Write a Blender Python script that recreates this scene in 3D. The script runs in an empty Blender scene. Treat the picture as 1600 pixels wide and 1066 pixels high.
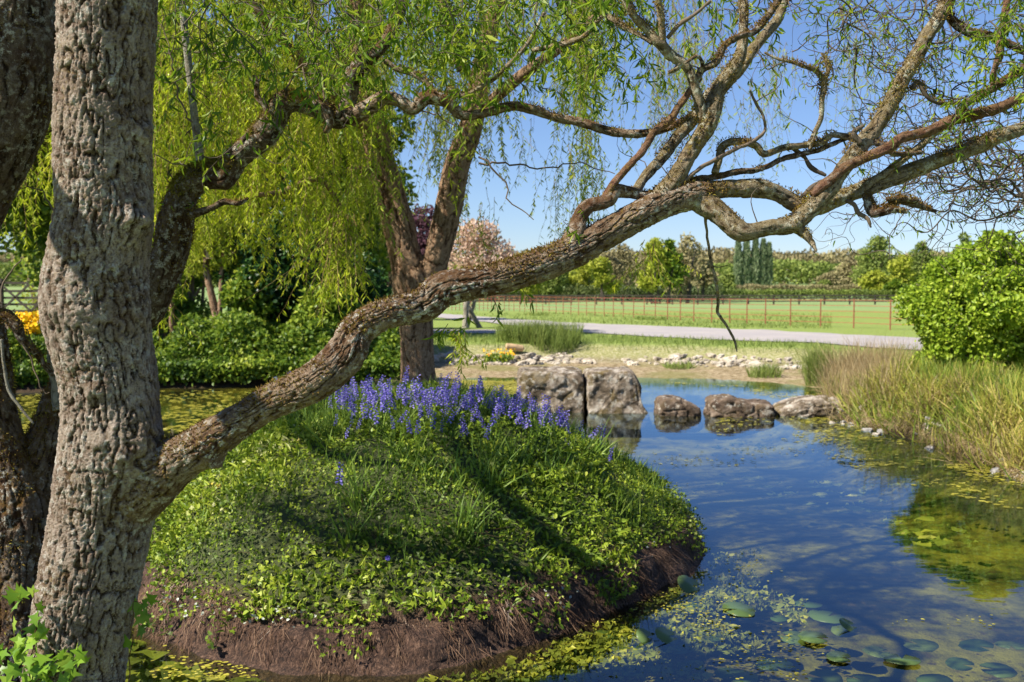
import bpy, math, random
import numpy as np
from mathutils import Vector, Matrix
sc = bpy.context.scene
R = math.radians
rng = np.random.default_rng(11)
random.seed(5)

# ------------------------------------------------------------------ camera, sky, sun
CAM = np.array([0.0, 0.0, 2.1]); FPX = 1556.0; PITCH = math.atan((533 - 455) / FPX)
cd = bpy.data.cameras.new('camera'); cam = bpy.data.objects.new('camera', cd); sc.collection.objects.link(cam)
cam.location = CAM; cam.rotation_euler = (R(90) - PITCH, 0, 0)
cd.lens = 35; cd.sensor_width = 36; cd.clip_start = 0.05; cd.clip_end = 5000
cd.dof.use_dof = True; cd.dof.focus_distance = 4.3; cd.dof.aperture_fstop = 4.5
sc.camera = cam
SUN_EL, SUN_AZ = 47.0, 247.0          # azimuth of the sun measured clockwise from +Y (view direction)
world = bpy.data.worlds.new('World'); sc.world = world; world.use_nodes = True
wn = world.node_tree; bg = wn.nodes['Background']
sky = wn.nodes.new('ShaderNodeTexSky'); sky.sky_type = 'NISHITA'; sky.sun_disc = False
sky.sun_elevation = R(SUN_EL); sky.sun_rotation = R(SUN_AZ); sky.air_density = 1.0; sky.dust_density = 0.12; sky.ozone_density = 3.6
tint = wn.nodes.new('ShaderNodeMix'); tint.data_type = 'RGBA'; tint.blend_type = 'MULTIPLY'; tint.inputs[0].default_value = 1; tint.inputs[7].default_value = (.86, .92, 1.12, 1)
wn.links.new(sky.outputs[0], tint.inputs[6]); wn.links.new(tint.outputs[2], bg.inputs[0]); bg.inputs[1].default_value = 0.063
sl = bpy.data.lights.new('sun', 'SUN'); sl.energy = 5.0; sl.angle = R(0.5); sl.color = (1, .925, .79)
so = bpy.data.objects.new('sun', sl); sc.collection.objects.link(so)
sd_ = Vector((math.sin(R(SUN_AZ)) * math.cos(R(SUN_EL)), math.cos(R(SUN_AZ)) * math.cos(R(SUN_EL)), math.sin(R(SUN_EL))))
so.rotation_euler = sd_.to_track_quat('Z', 'Y').to_euler(); so.location = (0, 0, 30)
sc.view_settings.view_transform = 'Standard'; sc.view_settings.look = 'None'
sc.view_settings.exposure = 1.08; sc.view_settings.gamma = 1
sc.cycles.max_bounces = 7; sc.cycles.diffuse_bounces = 3; sc.cycles.glossy_bounces = 3
sc.cycles.transparent_max_bounces = 8; sc.cycles.transmission_bounces = 4
sc.cycles.sample_clamp_indirect = 6; sc.cycles.caustics_reflective = False; sc.cycles.caustics_refractive = False

# ------------------------------------------------------------------ numeric helpers
cp, sp = math.cos(PITCH), math.sin(PITCH)
def P(u, v, Y):
    """world point on the photo ray (u,v) at the world distance Y ahead of the camera"""
    u = np.asarray(u, float); v = np.asarray(v, float)
    dx = (u - 800) / FPX; dy = -(v - 533) / FPX
    wy = cp + dy * sp; wz = dy * cp - sp
    t = np.asarray(Y, float) / wy
    return np.stack([dx * t, wy * t, CAM[2] + wz * t], -1)
def onplane(u, v, z=0.0):
    dx = (u - 800) / FPX; dy = -(v - 533) / FPX
    wy = cp + dy * sp; wz = dy * cp - sp
    t = (z - CAM[2]) / wz
    return (dx * t, wy * t)
def H(ix, iy, iz, s=0):
    h = (ix.astype(np.int64) * 374761393 + iy.astype(np.int64) * 668265263 + iz.astype(np.int64) * 1440662683 + s * 974634777) & 0xffffffff
    h = ((h ^ (h >> 13)) * 1274126177) & 0xffffffff
    h = ((h ^ (h >> 16)) * 2246822519) & 0xffffffff
    return ((h ^ (h >> 15)) & 0xffffff) / 16777215.0
def vn(p, s=0):
    p = np.asarray(p, float); i = np.floor(p).astype(np.int64); f = p - i; f = f * f * (3 - 2 * f)
    r = 0
    for dx in (0, 1):
        wx = f[..., 0] if dx else 1 - f[..., 0]
        for dy in (0, 1):
            wy = f[..., 1] if dy else 1 - f[..., 1]
            for dz in (0, 1):
                wz = f[..., 2] if dz else 1 - f[..., 2]
                r = r + wx * wy * wz * H(i[..., 0] + dx, i[..., 1] + dy, i[..., 2] + dz, s)
    return r * 2 - 1
def fbm(p, o=3, s=0):
    p = np.asarray(p, float); a = 1; t = 0; n = 0
    for k in range(o):
        t = t + a * vn(p * 2 ** k + 17.3 * k, s + k); n += a; a *= .5
    return t / n
def worley(p, s=0):
    i = np.floor(p).astype(np.int64); f1 = np.full(p.shape[0], 9.); f2 = f1.copy(); idv = f1 * 0
    for dx in (-1, 0, 1):
        for dy in (-1, 0, 1):
            for dz in (-1, 0, 1):
                cx, cy, cz = i[:, 0] + dx, i[:, 1] + dy, i[:, 2] + dz
                q = np.stack([cx + H(cx, cy, cz, s), cy + H(cx, cy, cz, s + 1), cz + H(cx, cy, cz, s + 2)], 1)
                d = np.sqrt(((p - q) ** 2).sum(1)); hv = H(cx, cy, cz, s + 3)
                m = d < f1
                f2 = np.where(m, f1, np.minimum(f2, d)); idv = np.where(m, hv, idv); f1 = np.where(m, d, f1)
    return f1, f2, idv
def ss(a, b, x):
    t = np.clip((x - a) / (b - a), 0, 1); return t * t * (3 - 2 * t)
def nrm(a): return a / np.maximum(np.linalg.norm(a, axis=-1, keepdims=True), 1e-9)
def interp_path(pts, step):
    """Catmull-Rom through rows of (x,y,z,r,...) resampled at about `step` metres"""
    pts = np.asarray(pts, float); n = len(pts)
    if n == 2: pts = np.array([pts[0], pts.mean(0), pts[1]]); n = 3
    ext = np.vstack([2 * pts[0] - pts[1], pts, 2 * pts[-1] - pts[-2]])
    out = []
    for k in range(n - 1):
        a, b, c, d = ext[k:k + 4]; L = np.linalg.norm(c[:3] - b[:3]); m = max(2, int(L / step))
        t = np.linspace(0, 1, m, endpoint=False)[:, None]
        out.append(.5 * ((2 * b) + (-a + c) * t + (2 * a - 5 * b + 4 * c - d) * t ** 2 + (-a + 3 * b - 3 * c + d) * t ** 3))
    out.append(pts[-1:]); o = np.vstack(out); o[:, 3] = np.maximum(o[:, 3], 1e-4)
    return o

# ------------------------------------------------------------------ mesh building
class Geo:
    def __init__(s): s.V = []; s.L = []; s.C = []; s.A = {}; s.n = 0
    def add(s, V, F, **attr):
        """F: (m,k) uniform faces or list of such arrays"""
        V = np.asarray(V, float); 
        if isinstance(F, np.ndarray): F = [F]
        for f in F:
            if len(f): s.L.append((f + s.n).ravel()); s.C.append(np.full(len(f), f.shape[1]))
        for k in set(list(attr) + list(s.A)):
            if k not in s.A: s.A[k] = [np.zeros(s.n)] if s.n else []
            a = attr.get(k, 0.0); s.A[k].append(np.broadcast_to(np.asarray(a, float), (len(V),)).copy())
        s.V.append(V); s.n += len(V)
    def build(s, name, mat, parent=None, smooth=True, origin=None):
        V = np.vstack(s.V); 
        if parent is not None and origin is None: V = V - np.array(parent.location)
        if origin is not None: V = V - np.asarray(origin, float)
        L = np.concatenate(s.L); C = np.concatenate(s.C)
        me = bpy.data.meshes.new(name)
        me.vertices.add(len(V)); me.vertices.foreach_set('co', V.astype(np.float32).ravel())
        me.loops.add(len(L)); me.loops.foreach_set('vertex_index', L.astype(np.int32))
        me.polygons.add(len(C)); st = np.concatenate([[0], np.cumsum(C)[:-1]])
        me.polygons.foreach_set('loop_start', st.astype(np.int32))
        me.update(calc_edges=True)
        me.polygons.foreach_set('use_smooth', np.full(len(C), smooth))
        for k, a in s.A.items():
            at = me.attributes.new(k, 'FLOAT', 'POINT'); at.data.foreach_set('value', np.concatenate(a).astype(np.float32))
        me.materials.append(mat)
        o = bpy.data.objects.new(name, me); sc.collection.objects.link(o)
        if parent is not None: o.parent = parent
        elif origin is not None: o.location = origin
        return o
def thing(name, label, cat, loc=(0, 0, 0), group=None):
    o = bpy.data.objects.new(name, None); sc.collection.objects.link(o); o.location = loc
    o.empty_display_size = .1
    return tag(o, label, cat, group)
def tag(o, label=None, cat=None, group=None, kind=None):
    if label: o['label'] = label
    if cat: o['category'] = cat
    if group: o['group'] = group
    if kind: o['kind'] = kind
    return o
def copy_tree(o, parent=None):
    c = o.copy(); sc.collection.objects.link(c); c.parent = parent
    for ch in [x for x in o.children]: copy_tree(ch, c)
    return c

def frames(c):
    T = nrm(np.gradient(c, axis=0)); n = len(c); N = np.zeros_like(c)
    a = np.array([1., 0, 0]) if abs(T[0][0]) < .8 else np.array([0, 0, 1.])
    N[0] = nrm(np.cross(T[0], np.cross(a, T[0])))
    for k in range(1, n):
        v = N[k - 1] - T[k] * (N[k - 1] @ T[k]); N[k] = v / max(np.linalg.norm(v), 1e-9)
    return T, N, np.cross(T, N)
def tube(g, path, vs=.006, amp=.006, cell=.03, seed=0, lump=.08, lumps=(), minring=7, wob=0.0, endcap=True, ani=.21):
    """bark-covered limb: path rows (x,y,z,r)"""
    path = np.asarray(path, float); p = interp_path(path, vs); c = p[:, :3].copy(); r = p[:, 3]
    s = np.concatenate([[0], np.cumsum(np.linalg.norm(np.diff(c, axis=0), axis=1))])
    if wob:
        k = s / max(r.mean() * 5, .02)
        c = c + wob * r[:, None] * np.stack([vn(np.stack([k, k * 0 + seed, k * 0 + j * 7.7], 1), seed) for j in range(3)], 1)
    T, N, B = frames(c)
    m = int(np.clip(2 * math.pi * r.max() / vs, minring, 260))
    th = np.linspace(0, 2 * math.pi, m, endpoint=False)
    ct, st = np.cos(th), np.sin(th)
    D = N[:, None] * ct[None, :, None] + B[:, None] * st[None, :, None]
    rr = np.repeat(r[:, None], m, 1)
    bc = np.stack([ct[None] * rr, st[None] * rr, np.repeat(s[:, None], m, 1)], -1).reshape(-1, 3) + seed * 3.1
    rr = rr.ravel()
    rad = rr * (1 + lump * fbm(bc * np.array([1, 1, .7]) / (max(r.mean(), .01) * 1.6), 2, seed))
    if amp > 0:
        w = bc + .55 * cell * np.stack([fbm(bc / cell * .45, 2, 3), fbm(bc / cell * .45, 2, 5), fbm(bc / cell * .45, 2, 8)], 1)
        el = np.array([1, 1, ani])
        a1 = np.abs(vn(w * el / cell * .95 + 3.3, seed)); a2 = np.abs(vn(w * el / cell * 1.9 + 9.1, seed + 2)); a3 = np.abs(vn(w * np.array([1, 1, 1.1]) / cell * 1.1, seed + 4))
        f1, f2, idv = worley(w * np.array([1, 1, ani * 1.6]) / cell * 1.3, seed)
        h = .62 * ss(.0, .22, a1) + .16 * ss(0, .16, a2) + .12 * ss(0, .09, a3) + .26 * idv * ss(0, .08, f2 - f1) + .26 * fbm(bc * np.array([1, 1, .6]) / cell * 2.6, 4, 9)
        rad = rad + amp * (h - .75)
    else: h = fbm(bc / .02, 2, 1) * .5 + .5
    V = c[:, None] + D * rad.reshape(len(c), m)[..., None]
    V = V.reshape(-1, 3)
    Dv = D.reshape(-1, 3)
    for (q, rad_, hgt) in lumps:
        d = np.linalg.norm(V - np.asarray(q)[None], axis=1); V = V + Dv * (hgt * np.exp(-(d / rad_) ** 2))[:, None] * (1 + .5 * fbm(V / rad_ * 2.2, 2, 4))[:, None]
    i = np.arange(len(c) - 1)[:, None] * m; j = np.arange(m)[None]; j2 = (j + 1) % m
    F = np.stack([i + j, i + j2, i + m + j2, i + m + j], -1).reshape(-1, 4)
    n0 = len(V); V = np.vstack([V, c[0], c[-1] + T[-1] * r[-1] * .6])
    cap = [np.stack([np.arange(m), np.full(m, n0), ], 1)]
    e = (len(c) - 1) * m
    C1 = np.stack([(np.arange(m) + 1) % m, np.arange(m), np.full(m, n0)], 1)
    C2 = np.stack([e + np.arange(m), e + (np.arange(m) + 1) % m, np.full(m, n0 + 1)], 1)
    g.add(V, [F, C1, C2], h=np.concatenate([h, [.5, .5]]), tw=0.0 if amp > 0 else 1.0)
    return p
def thin(g, pts, r0, r1, k=4, h=.5):
    """plain thin twig through points"""
    c = np.asarray(pts, float)
    if len(c) < 2: return
    T, N, B = frames(c); r = np.linspace(r0, r1, len(c)); th = np.linspace(0, 2 * math.pi, k, endpoint=False)
    V = c[:, None] + r[:, None, None] * (N[:, None] * np.cos(th)[None, :, None] + B[:, None] * np.sin(th)[None, :, None])
    i = np.arange(len(c) - 1)[:, None] * k; j = np.arange(k)[None]; j2 = (j + 1) % k
    g.add(V.reshape(-1, 3), np.stack([i + j, i + j2, i + k + j2, i + k + j], -1).reshape(-1, 4), h=h)

TEMPL = {
 'rhomb': ([(0, 0, 0), (.42, -.5, .03), (1, 0, -.1), (.42, .5, .03)], [[(0, 1, 2, 3)]]),
 'lance': ([(0, 0, 0), (.3, -.5, .04), (.33, 0, -.02), (.3, .5, .04), (.65, -.4, -.03), (.65, .4, -.03), (.68, 0, -.08), (1, 0, -.25)],
           [[(0, 1, 2), (0, 2, 3), (4, 7, 6), (6, 7, 5)], [(1, 4, 6, 2), (2, 6, 5, 3)]]),
 'broad': ([(0, 0, 0), (.22, -.42, .06), (.62, -.42, .05), (1, 0, -.1), (.62, .42, .05), (.22, .42, .06)], [[(0, 1, 2, 3), (0, 3, 4, 5)]]),
 'ivy': ([(0, 0, 0), (-.12, -.42, .02), (.28, -.22, .03), (.42, -.55, 0), (.58, -.16, .02), (1, 0, -.08), (.58, .16, .02), (.42, .55, 0), (.28, .22, .03), (-.12, .42, .02)],
         [[(0, 1, 2), (0, 2, 8), (0, 8, 9), (2, 3, 4), (6, 7, 8), (4, 5, 6)], [(2, 4, 6, 8)]]),
 'blade': ([(0, -.5, 0), (0, .5, 0), (.4, -.42, .05), (.4, .42, .05), (.75, -.3, .18), (.75, .3, .18), (1, 0, .36)],
           [[(0, 1, 3, 2), (2, 3, 5, 4)], [(4, 5, 6)]]),
}
def leaves(g, Pn, D, N, L, W, shape='rhomb', rnd=None, curl=1.0):
    Pn = np.asarray(Pn, float); n = len(Pn)
    if n == 0: return
    D = nrm(np.broadcast_to(D, (n, 3)).astype(float)); N = np.broadcast_to(N, (n, 3)).astype(float)
    S = np.cross(N, D); bad = np.linalg.norm(S, axis=1) < 1e-3; S[bad] = np.cross([.3, .5, .8], D[bad]); S = nrm(S); N = np.cross(D, S)
    L = np.broadcast_to(L, (n,)); W = np.broadcast_to(W, (n,))
    pts, fs = TEMPL[shape]; pts = np.array(pts)
    cv = np.broadcast_to(curl, (n,))
    V = (Pn[:, None] + D[:, None] * (pts[None, :, 0, None] * L[:, None, None]) + S[:, None] * (pts[None, :, 1, None] * W[:, None, None])
         + N[:, None] * (pts[None, :, 2, None] * (L * cv)[:, None, None]))
    m = len(pts); base = np.arange(n)[:, None, None] * m
    F = [(np.array(f)[None] + base).reshape(-1, len(f[0])) for f in fs]
    if rnd is None: rnd = rng.random(n)
    rnd = np.broadcast_to(rnd, (n,))
    g.add(V.reshape(-1, 3), F, rnd=np.repeat(rnd, m))
def rdir(n): return nrm(rng.normal(size=(n, 3)))

# ------------------------------------------------------------------ materials
def mat(name):
    m = bpy.data.materials.new(name); m.use_nodes = True; nt = m.node_tree
    return m, nt, nt.nodes['Principled BSDF'], nt.nodes['Material Output']
def nd(nt, t, **k):
    n = nt.nodes.new('ShaderNode' + t)
    for a, b in k.items():
        if a in n.inputs.keys() if isinstance(a, str) else False: n.inputs[a].default_value = b
        else: setattr(n, a, b)
    return n
def ramp(nt, fac, stops, interp='LINEAR'):
    r = nt.nodes.new('ShaderNodeValToRGB'); r.color_ramp.interpolation = interp
    e = r.color_ramp.elements
    while len(e) < len(stops): e.new(.5)
    for k, (p, c) in enumerate(stops): e[k].position = p; e[k].color = (*c, 1) if len(c) == 3 else c
    nt.links.new(fac, r.inputs[0]); return r.outputs[0]
def noise(nt, scale, detail=4, rough=.6, vec=None, dist=0):
    n = nt.nodes.new('ShaderNodeTexNoise'); n.inputs['Scale'].default_value = scale; n.inputs['Detail'].default_value = detail
    n.inputs['Roughness'].default_value = rough; n.inputs['Distortion'].default_value = dist
    if vec is None: vec = nt.nodes.new('ShaderNodeNewGeometry').outputs['Position']
    nt.links.new(vec, n.inputs['Vector']); return n.outputs[0]
def attr(nt, name):
    a = nt.nodes.new('ShaderNodeAttribute'); a.attribute_name = name; return a.outputs['Fac']
def mixc(nt, fac, a, b, bt='MIX'):
    m = nt.nodes.new('ShaderNodeMix'); m.data_type = 'RGBA'; m.blend_type = bt
    for s, x in ((m.inputs[0], fac), (m.inputs[6], a), (m.inputs[7], b)):
        if isinstance(x, (int, float)): s.default_value = x
        elif isinstance(x, tuple): s.default_value = (*x, 1)
        else: nt.links.new(x, s)
    return m.outputs[2]
def mth(nt, op, a, b=0.0, clamp=False):
    m = nt.nodes.new('ShaderNodeMath'); m.operation = op; m.use_clamp = clamp
    for s, x in ((m.inputs[0], a), (m.inputs[1], b)):
        if isinstance(x, (int, float)): s.default_value = x
        else: nt.links.new(x, s)
    return m.outputs[0]
def rng01(nt, x, a, b):
    m = nt.nodes.new('ShaderNodeMapRange'); nt.links.new(x, m.inputs[0]); m.inputs[1].default_value = a; m.inputs[2].default_value = b; return m.outputs[0]
def bump(nt, bs, h, strength, dist=.01):
    b = nt.nodes.new('ShaderNodeBump'); b.inputs['Strength'].default_value = strength; b.inputs['Distance'].default_value = dist
    nt.links.new(h, b.inputs['Height']); nt.links.new(b.outputs[0], bs.inputs['Normal'])
def leafmat(name, stops, trans=.4, rough=.5, clump=None, tcol=None, spec=.25):
    m, nt, bs, out = mat(name)
    f = attr(nt, 'rnd')
    if clump:
        f = mth(nt, 'ADD', mth(nt, 'MULTIPLY', f, .62), mth(nt, 'MULTIPLY', rng01(nt, noise(nt, clump, 2), .3, .7), .38))
    c = ramp(nt, f, stops)
    nt.links.new(c, bs.inputs['Base Color']); bs.inputs['Roughness'].default_value = rough; bs.inputs['Specular IOR Level'].default_value = spec
    t = nt.nodes.new('ShaderNodeBsdfTranslucent'); nt.links.new(mixc(nt, .7, c, tcol, 'MULTIPLY') if tcol else c, t.inputs[0])
    mx = nt.nodes.new('ShaderNodeMixShader'); mx.inputs[0].default_value = trans
    nt.links.new(bs.outputs[0], mx.inputs[1]); nt.links.new(t.outputs[0], mx.inputs[2]); nt.links.new(mx.outputs[0], out.inputs[0])
    return m
def barkmat(name, deep, mid, high, lichen=(.42, .41, .36), lich=.5, moss=(.09, .085, .012), mossamt=.35, yel=.3, warm=(.10, .045, .02), warmamt=.4):
    m, nt, bs, out = mat(name)
    h = attr(nt, 'h')
    n1 = noise(nt, 7, 5); n2 = noise(nt, 38, 5, .7); n3 = noise(nt, 150, 3, .7)
    n4 = noise(nt, 320, 3, .8)
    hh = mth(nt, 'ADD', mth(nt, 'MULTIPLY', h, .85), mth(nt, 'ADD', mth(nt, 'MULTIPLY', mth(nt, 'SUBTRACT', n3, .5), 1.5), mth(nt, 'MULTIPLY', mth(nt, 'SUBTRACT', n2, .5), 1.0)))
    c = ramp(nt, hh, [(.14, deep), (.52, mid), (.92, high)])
    c = mixc(nt, rng01(nt, h, .42, .08), c, tuple(x * .8 for x in deep))  # crevice shade put into the colour, darkest where bark height is lowest
    c = mixc(nt, mth(nt, 'MULTIPLY', rng01(nt, mth(nt, 'ADD', n1, mth(nt, 'MULTIPLY', mth(nt, 'SUBTRACT', n3, .5), .5)), .46, .60), warmamt), c, warm)
    l = mth(nt, 'MULTIPLY', rng01(nt, mth(nt, 'ADD', n2, mth(nt, 'MULTIPLY', mth(nt, 'SUBTRACT', n4, .5), .35)), .54, .60), mth(nt, 'MULTIPLY', rng01(nt, noise(nt, 4.3, 3), .38, .58), lich))
    c = mixc(nt, l, c, lichen)
    y = mth(nt, 'MULTIPLY', rng01(nt, noise(nt, 75, 4, .75), .53, .60), mth(nt, 'MULTIPLY', rng01(nt, noise(nt, 5.1, 3), .44, .60), yel))
    c = mixc(nt, y, c, (.32, .22, .03))
    g = nt.nodes.new('ShaderNodeNewGeometry'); sx = nt.nodes.new('ShaderNodeSeparateXYZ'); nt.links.new(g.outputs['Normal'], sx.inputs[0])
    up = mth(nt, 'MULTIPLY', rng01(nt, mth(nt, 'ADD', sx.outputs[2], mth(nt, 'MULTIPLY', mth(nt, 'SUBTRACT', noise(nt, 12, 5, .7), .5), 2.6)), .15, .65), mossamt)
    c = mixc(nt, up, c, moss)
    nt.links.new(c, bs.inputs['Base Color']); bs.inputs['Roughness'].default_value = .9; bs.inputs['Specular IOR Level'].default_value = .15
    bump(nt, bs, mth(nt, 'ADD', mth(nt, 'ADD', n3, mth(nt, 'MULTIPLY', n4, .5)), mth(nt, 'MULTIPLY', n2, 1.2)), 1.0, .014)
    return m
def stonemat(name, cols, scale=6, bscale=14, bstr=.8, moss=0, bd=.03):
    m, nt, bs, out = mat(name)
    oi = nt.nodes.new('ShaderNodeObjectInfo')
    n = noise(nt, scale, 6, .65); c = ramp(nt, n, cols)
    c = mixc(nt, .55, c, ramp(nt, oi.outputs['Random'], [(0, (.35, .33, .30)), (.5, (.62, .6, .55)), (1, (.9, .88, .84))]), 'MULTIPLY') if moss == 0 else c
    if moss:
        c = mixc(nt, mth(nt, 'MULTIPLY', rng01(nt, noise(nt, 3.1, 5), .54, .6), moss), c, (.12, .085, .022))
        c = mixc(nt, mth(nt, 'MULTIPLY', rng01(nt, noise(nt, 9, 5), .58, .62), .5), c, (.5, .48, .42))
    nt.links.new(c, bs.inputs['Base Color']); bs.inputs['Roughness'].default_value = .9; bs.inputs['Specular IOR Level'].default_value = .2
    bump(nt, bs, noise(nt, bscale, 7, .7), bstr, bd)
    return m
def plain(name, c, rough=.6, var=0, scale=20):
    m, nt, bs, out = mat(name); bs.inputs['Base Color'].default_value = (*c, 1); bs.inputs['Roughness'].default_value = rough
    n = noise(nt, scale, 4)
    d = tuple(x * .6 for x in c); nt.links.new(ramp(nt, n, [(.35, d), (.65, c)]), bs.inputs['Base Color'])
    return m
M = {}
M['bark'] = barkmat('willow_bark', (.022, .011, .006), (.185, .128, .09), (.46, .375, .31), lichen=(.66, .63, .56), lich=.8, mossamt=.2, yel=.35, warmamt=.45)
M['bark_dark'] = barkmat('mossy_dark_bark', (.02, .012, .007), (.075, .048, .03), (.19, .145, .11), lichen=(.62, .60, .52), lich=.9, moss=(.14, .075, .012), mossamt=.65, warm=(.06, .022, .01), warmamt=.6)
M['bark_limb'] = barkmat('lichened_limb_bark', (.032, .017, .009), (.17, .11, .07), (.38, .29, .21), lichen=(.72, .70, .62), lich=1.0, mossamt=.5, yel=.6, moss=(.12, .06, .015), warm=(.085, .032, .014), warmamt=.75)
M['bark_branch'] = barkmat('yellow_lichen_branch_bark', (.05, .033, .018), (.19, .145, .09), (.38, .31, .21), lichen=(.62, .62, .50), lich=1.0, yel=1.0, mossamt=.45, moss=(.12, .09, .02), warmamt=.3)
M['bark_red'] = barkmat('reddish_branch_bark', (.07, .03, .02), (.17, .08, .05), (.27, .15, .10), lich=.35, yel=.7, mossamt=.25)
M['bark_weep'] = barkmat('weeping_willow_bark', (.045, .02, .01), (.20, .115, .068), (.42, .28, .18), lich=.2, mossamt=.1, yel=.15, warm=(.16, .09, .05), warmamt=.4)
M['bark_pale'] = barkmat('pale_shoot_bark', (.16, .15, .12), (.26, .24, .19), (.36, .34, .28), lich=.5, mossamt=.05, warmamt=.1)
M['twig'] = plain('twig_bark', (.16, .115, .075), .9, scale=30)
M['twig_dark'] = plain('dark_twig_bark', (.10, .075, .052), .9, scale=30)
M['twig_yel'] = plain('golden_twig', (.34, .22, .07), .7, scale=3)
M['moss'] = leafmat('golden_moss', [(0, (.06, .03, .008)), (.4, (.15, .085, .02)), (.7, (.20, .15, .025)), (1, (.32, .30, .05))], .25, .9, clump=9)
M['moss_gold'] = leafmat('bright_green_moss', [(0, (.08, .07, .008)), (.5, (.24, .21, .02)), (1, (.42, .40, .05))], .3, .9, clump=9)
M['weep'] = leafmat('weeping_willow_leaf', [(0, (.16, .22, .012)), (.3, (.29, .38, .02)), (.65, (.46, .54, .03)), (.9, (.70, .68, .06)), (1, (.62, .38, .06))], .55, .5, clump=.8)
M['weep_gr'] = leafmat('weeping_willow_leaf_green', [(0, (.10, .17, .02)), (.5, (.28, .37, .03)), (1, (.50, .54, .07))], .5, .5, clump=.8)
M['cork'] = leafmat('corkscrew_willow_leaf', [(0, (.04, .10, .008)), (.45, (.14, .24, .015)), (.85, (.33, .40, .025)), (1, (.45, .50, .06))], .5, .45, clump=3)
M['hedge'] = leafmat('shrub_leaf', [(0, (.025, .06, .010)), (.4, (.10, .18, .018)), (.75, (.26, .34, .03)), (1, (.45, .48, .07))], .35, .45, clump=.9)
M['hedge_dark'] = leafmat('dark_shrub_leaf', [(0, (.012, .035, .010)), (.6, (.03, .085, .016)), (1, (.09, .18, .03))], .25, .4, clump=.8)
M['bright'] = leafmat('bright_shrub_leaf', [(0, (.06, .12, .010)), (.35, (.21, .32, .02)), (.8, (.42, .52, .05)), (1, (.58, .62, .14))], .4, .45, clump=1.3)
M['tree_g'] = leafmat('field_tree_leaf', [(0, (.08, .12, .03)), (.5, (.19, .25, .05)), (1, (.33, .38, .09))], .35, .6, clump=.3)
M['tree_d'] = leafmat('undergrowth_leaf', [(0, (.03, .045, .015)), (.5, (.08, .11, .03)), (1, (.16, .19, .06))], .25, .6, clump=.4)
M['tree_y'] = leafmat('spring_tree_leaf', [(0, (.15, .20, .02)), (.5, (.35, .39, .04)), (1, (.52, .52, .09))], .4, .6, clump=.3)
M['tree_b'] = leafmat('brown_budding_crown', [(0, (.14, .12, .06)), (.5, (.28, .24, .12)), (1, (.40, .37, .17))], .3, .7, clump=.2)
M['poplar'] = leafmat('poplar_leaf', [(0, (.10, .15, .07)), (.6, (.23, .29, .15)), (1, (.36, .40, .24))], .3, .6, clump=.4)
M['pink'] = leafmat('pink_cherry_blossom', [(0, (.25, .22, .08)), (.3, (.50, .36, .24)), (.6, (.66, .48, .38)), (1, (.80, .68, .58))], .4, .6, clump=1)
M['purple'] = leafmat('purple_leaf', [(0, (.06, .025, .035)), (1, (.18, .08, .11))], .35, .5, clump=1)
M['cover'] = leafmat('ground_cover_leaf', [(0, (.025, .05, .008)), (.25, (.075, .13, .012)), (.55, (.20, .29, .022)), (.82, (.38, .44, .045)), (.94, (.44, .44, .2)), (1, (.60, .42, .05))], .3, .45, clump=2.2)
M['grass'] = leafmat('long_grass', [(0, (.06, .12, .015)), (.5, (.14, .24, .03)), (.9, (.28, .37, .06)), (1, (.45, .42, .15))], .35, .5, clump=1.4)
M['grass_far'] = leafmat('bank_grass', [(0, (.09, .14, .025)), (.5, (.18, .25, .05)), (1, (.33, .35, .10))], .3, .6, clump=.7)
M['reed'] = leafmat('iris_reed', [(0, (.07, .15, .02)), (.4, (.19, .27, .03)), (.68, (.40, .36, .07)), (1, (.60, .45, .2))], .35, .5, clump=1.1)
M['straw'] = leafmat('dry_straw_grass', [(0, (.17, .12, .05)), (.5, (.36, .27, .13)), (1, (.58, .47, .29))], .35, .7, clump=2)
M['root'] = leafmat('dry_root_strand', [(0, (.03, .016, .009)), (.45, (.10, .055, .033)), (.85, (.24, .155, .10)), (1, (.5, .42, .34))], .1, .9, clump=4)
M['bell'] = leafmat('bluebell_petal', [(0, (.10, .07, .42)), (.5, (.20, .16, .64)), (1, (.46, .40, .86))], .35, .5)
M['ivy'] = leafmat('ivy_leaf', [(0, (.08, .17, .015)), (.5, (.19, .33, .03)), (1, (.36, .48, .06))], .4, .35, clump=9)
M['algae'] = leafmat('floating_algae', [(0, (.16, .15, .02)), (.5, (.33, .30, .035)), (.85, (.5, .45, .07)), (1, (.6, .55, .25))], .2, .5, clump=1.6)
M['algae_sub'] = leafmat('submerged_algae', [(0, (.07, .09, .02)), (.5, (.24, .26, .04)), (.8, (.50, .46, .07)), (1, (.65, .58, .25))], .2, .6, clump=1.6)
M['lily'] = leafmat('water_lily_pad', [(0, (.05, .09, .03)), (.5, (.11, .17, .05)), (1, (.24, .28, .07))], .15, .3, clump=1.2, spec=.5)
M['marsh'] = leafmat('marsh_marigold', [(0, (.8, .45, .0)), (.7, (.9, .6, .01)), (1, (.85, .2, .02))], .2, .5)
M['white_leaf'] = leafmat('dry_pale_leaf', [(0, (.22, .24, .18)), (1, (.55, .58, .52))], .1, .5)
M['limestone'] = stonemat('pale_limestone', [(.3, (.26, .21, .15)), (.5, (.52, .46, .38)), (.75, (.76, .72, .65))], 7, 18)
M['rock'] = stonemat('weathered_rock', [(.34, (.06, .045, .03)), (.46, (.16, .125, .09)), (.55, (.32, .27, .22)), (.68, (.58, .54, .47))], 4, 8, 1.0, moss=.65, bd=.08)
M['boulder'] = stonemat('dark_wet_boulder', [(.3, (.045, .03, .022)), (.5, (.12, .085, .06)), (.72, (.24, .19, .15))], 6, 8, 1, moss=.2, bd=.05)
M['greyrock'] = stonemat('grey_boulder', [(.3, (.16, .15, .145)), (.6, (.32, .31, .30))], 6, 10, .8, moss=.01)
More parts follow.
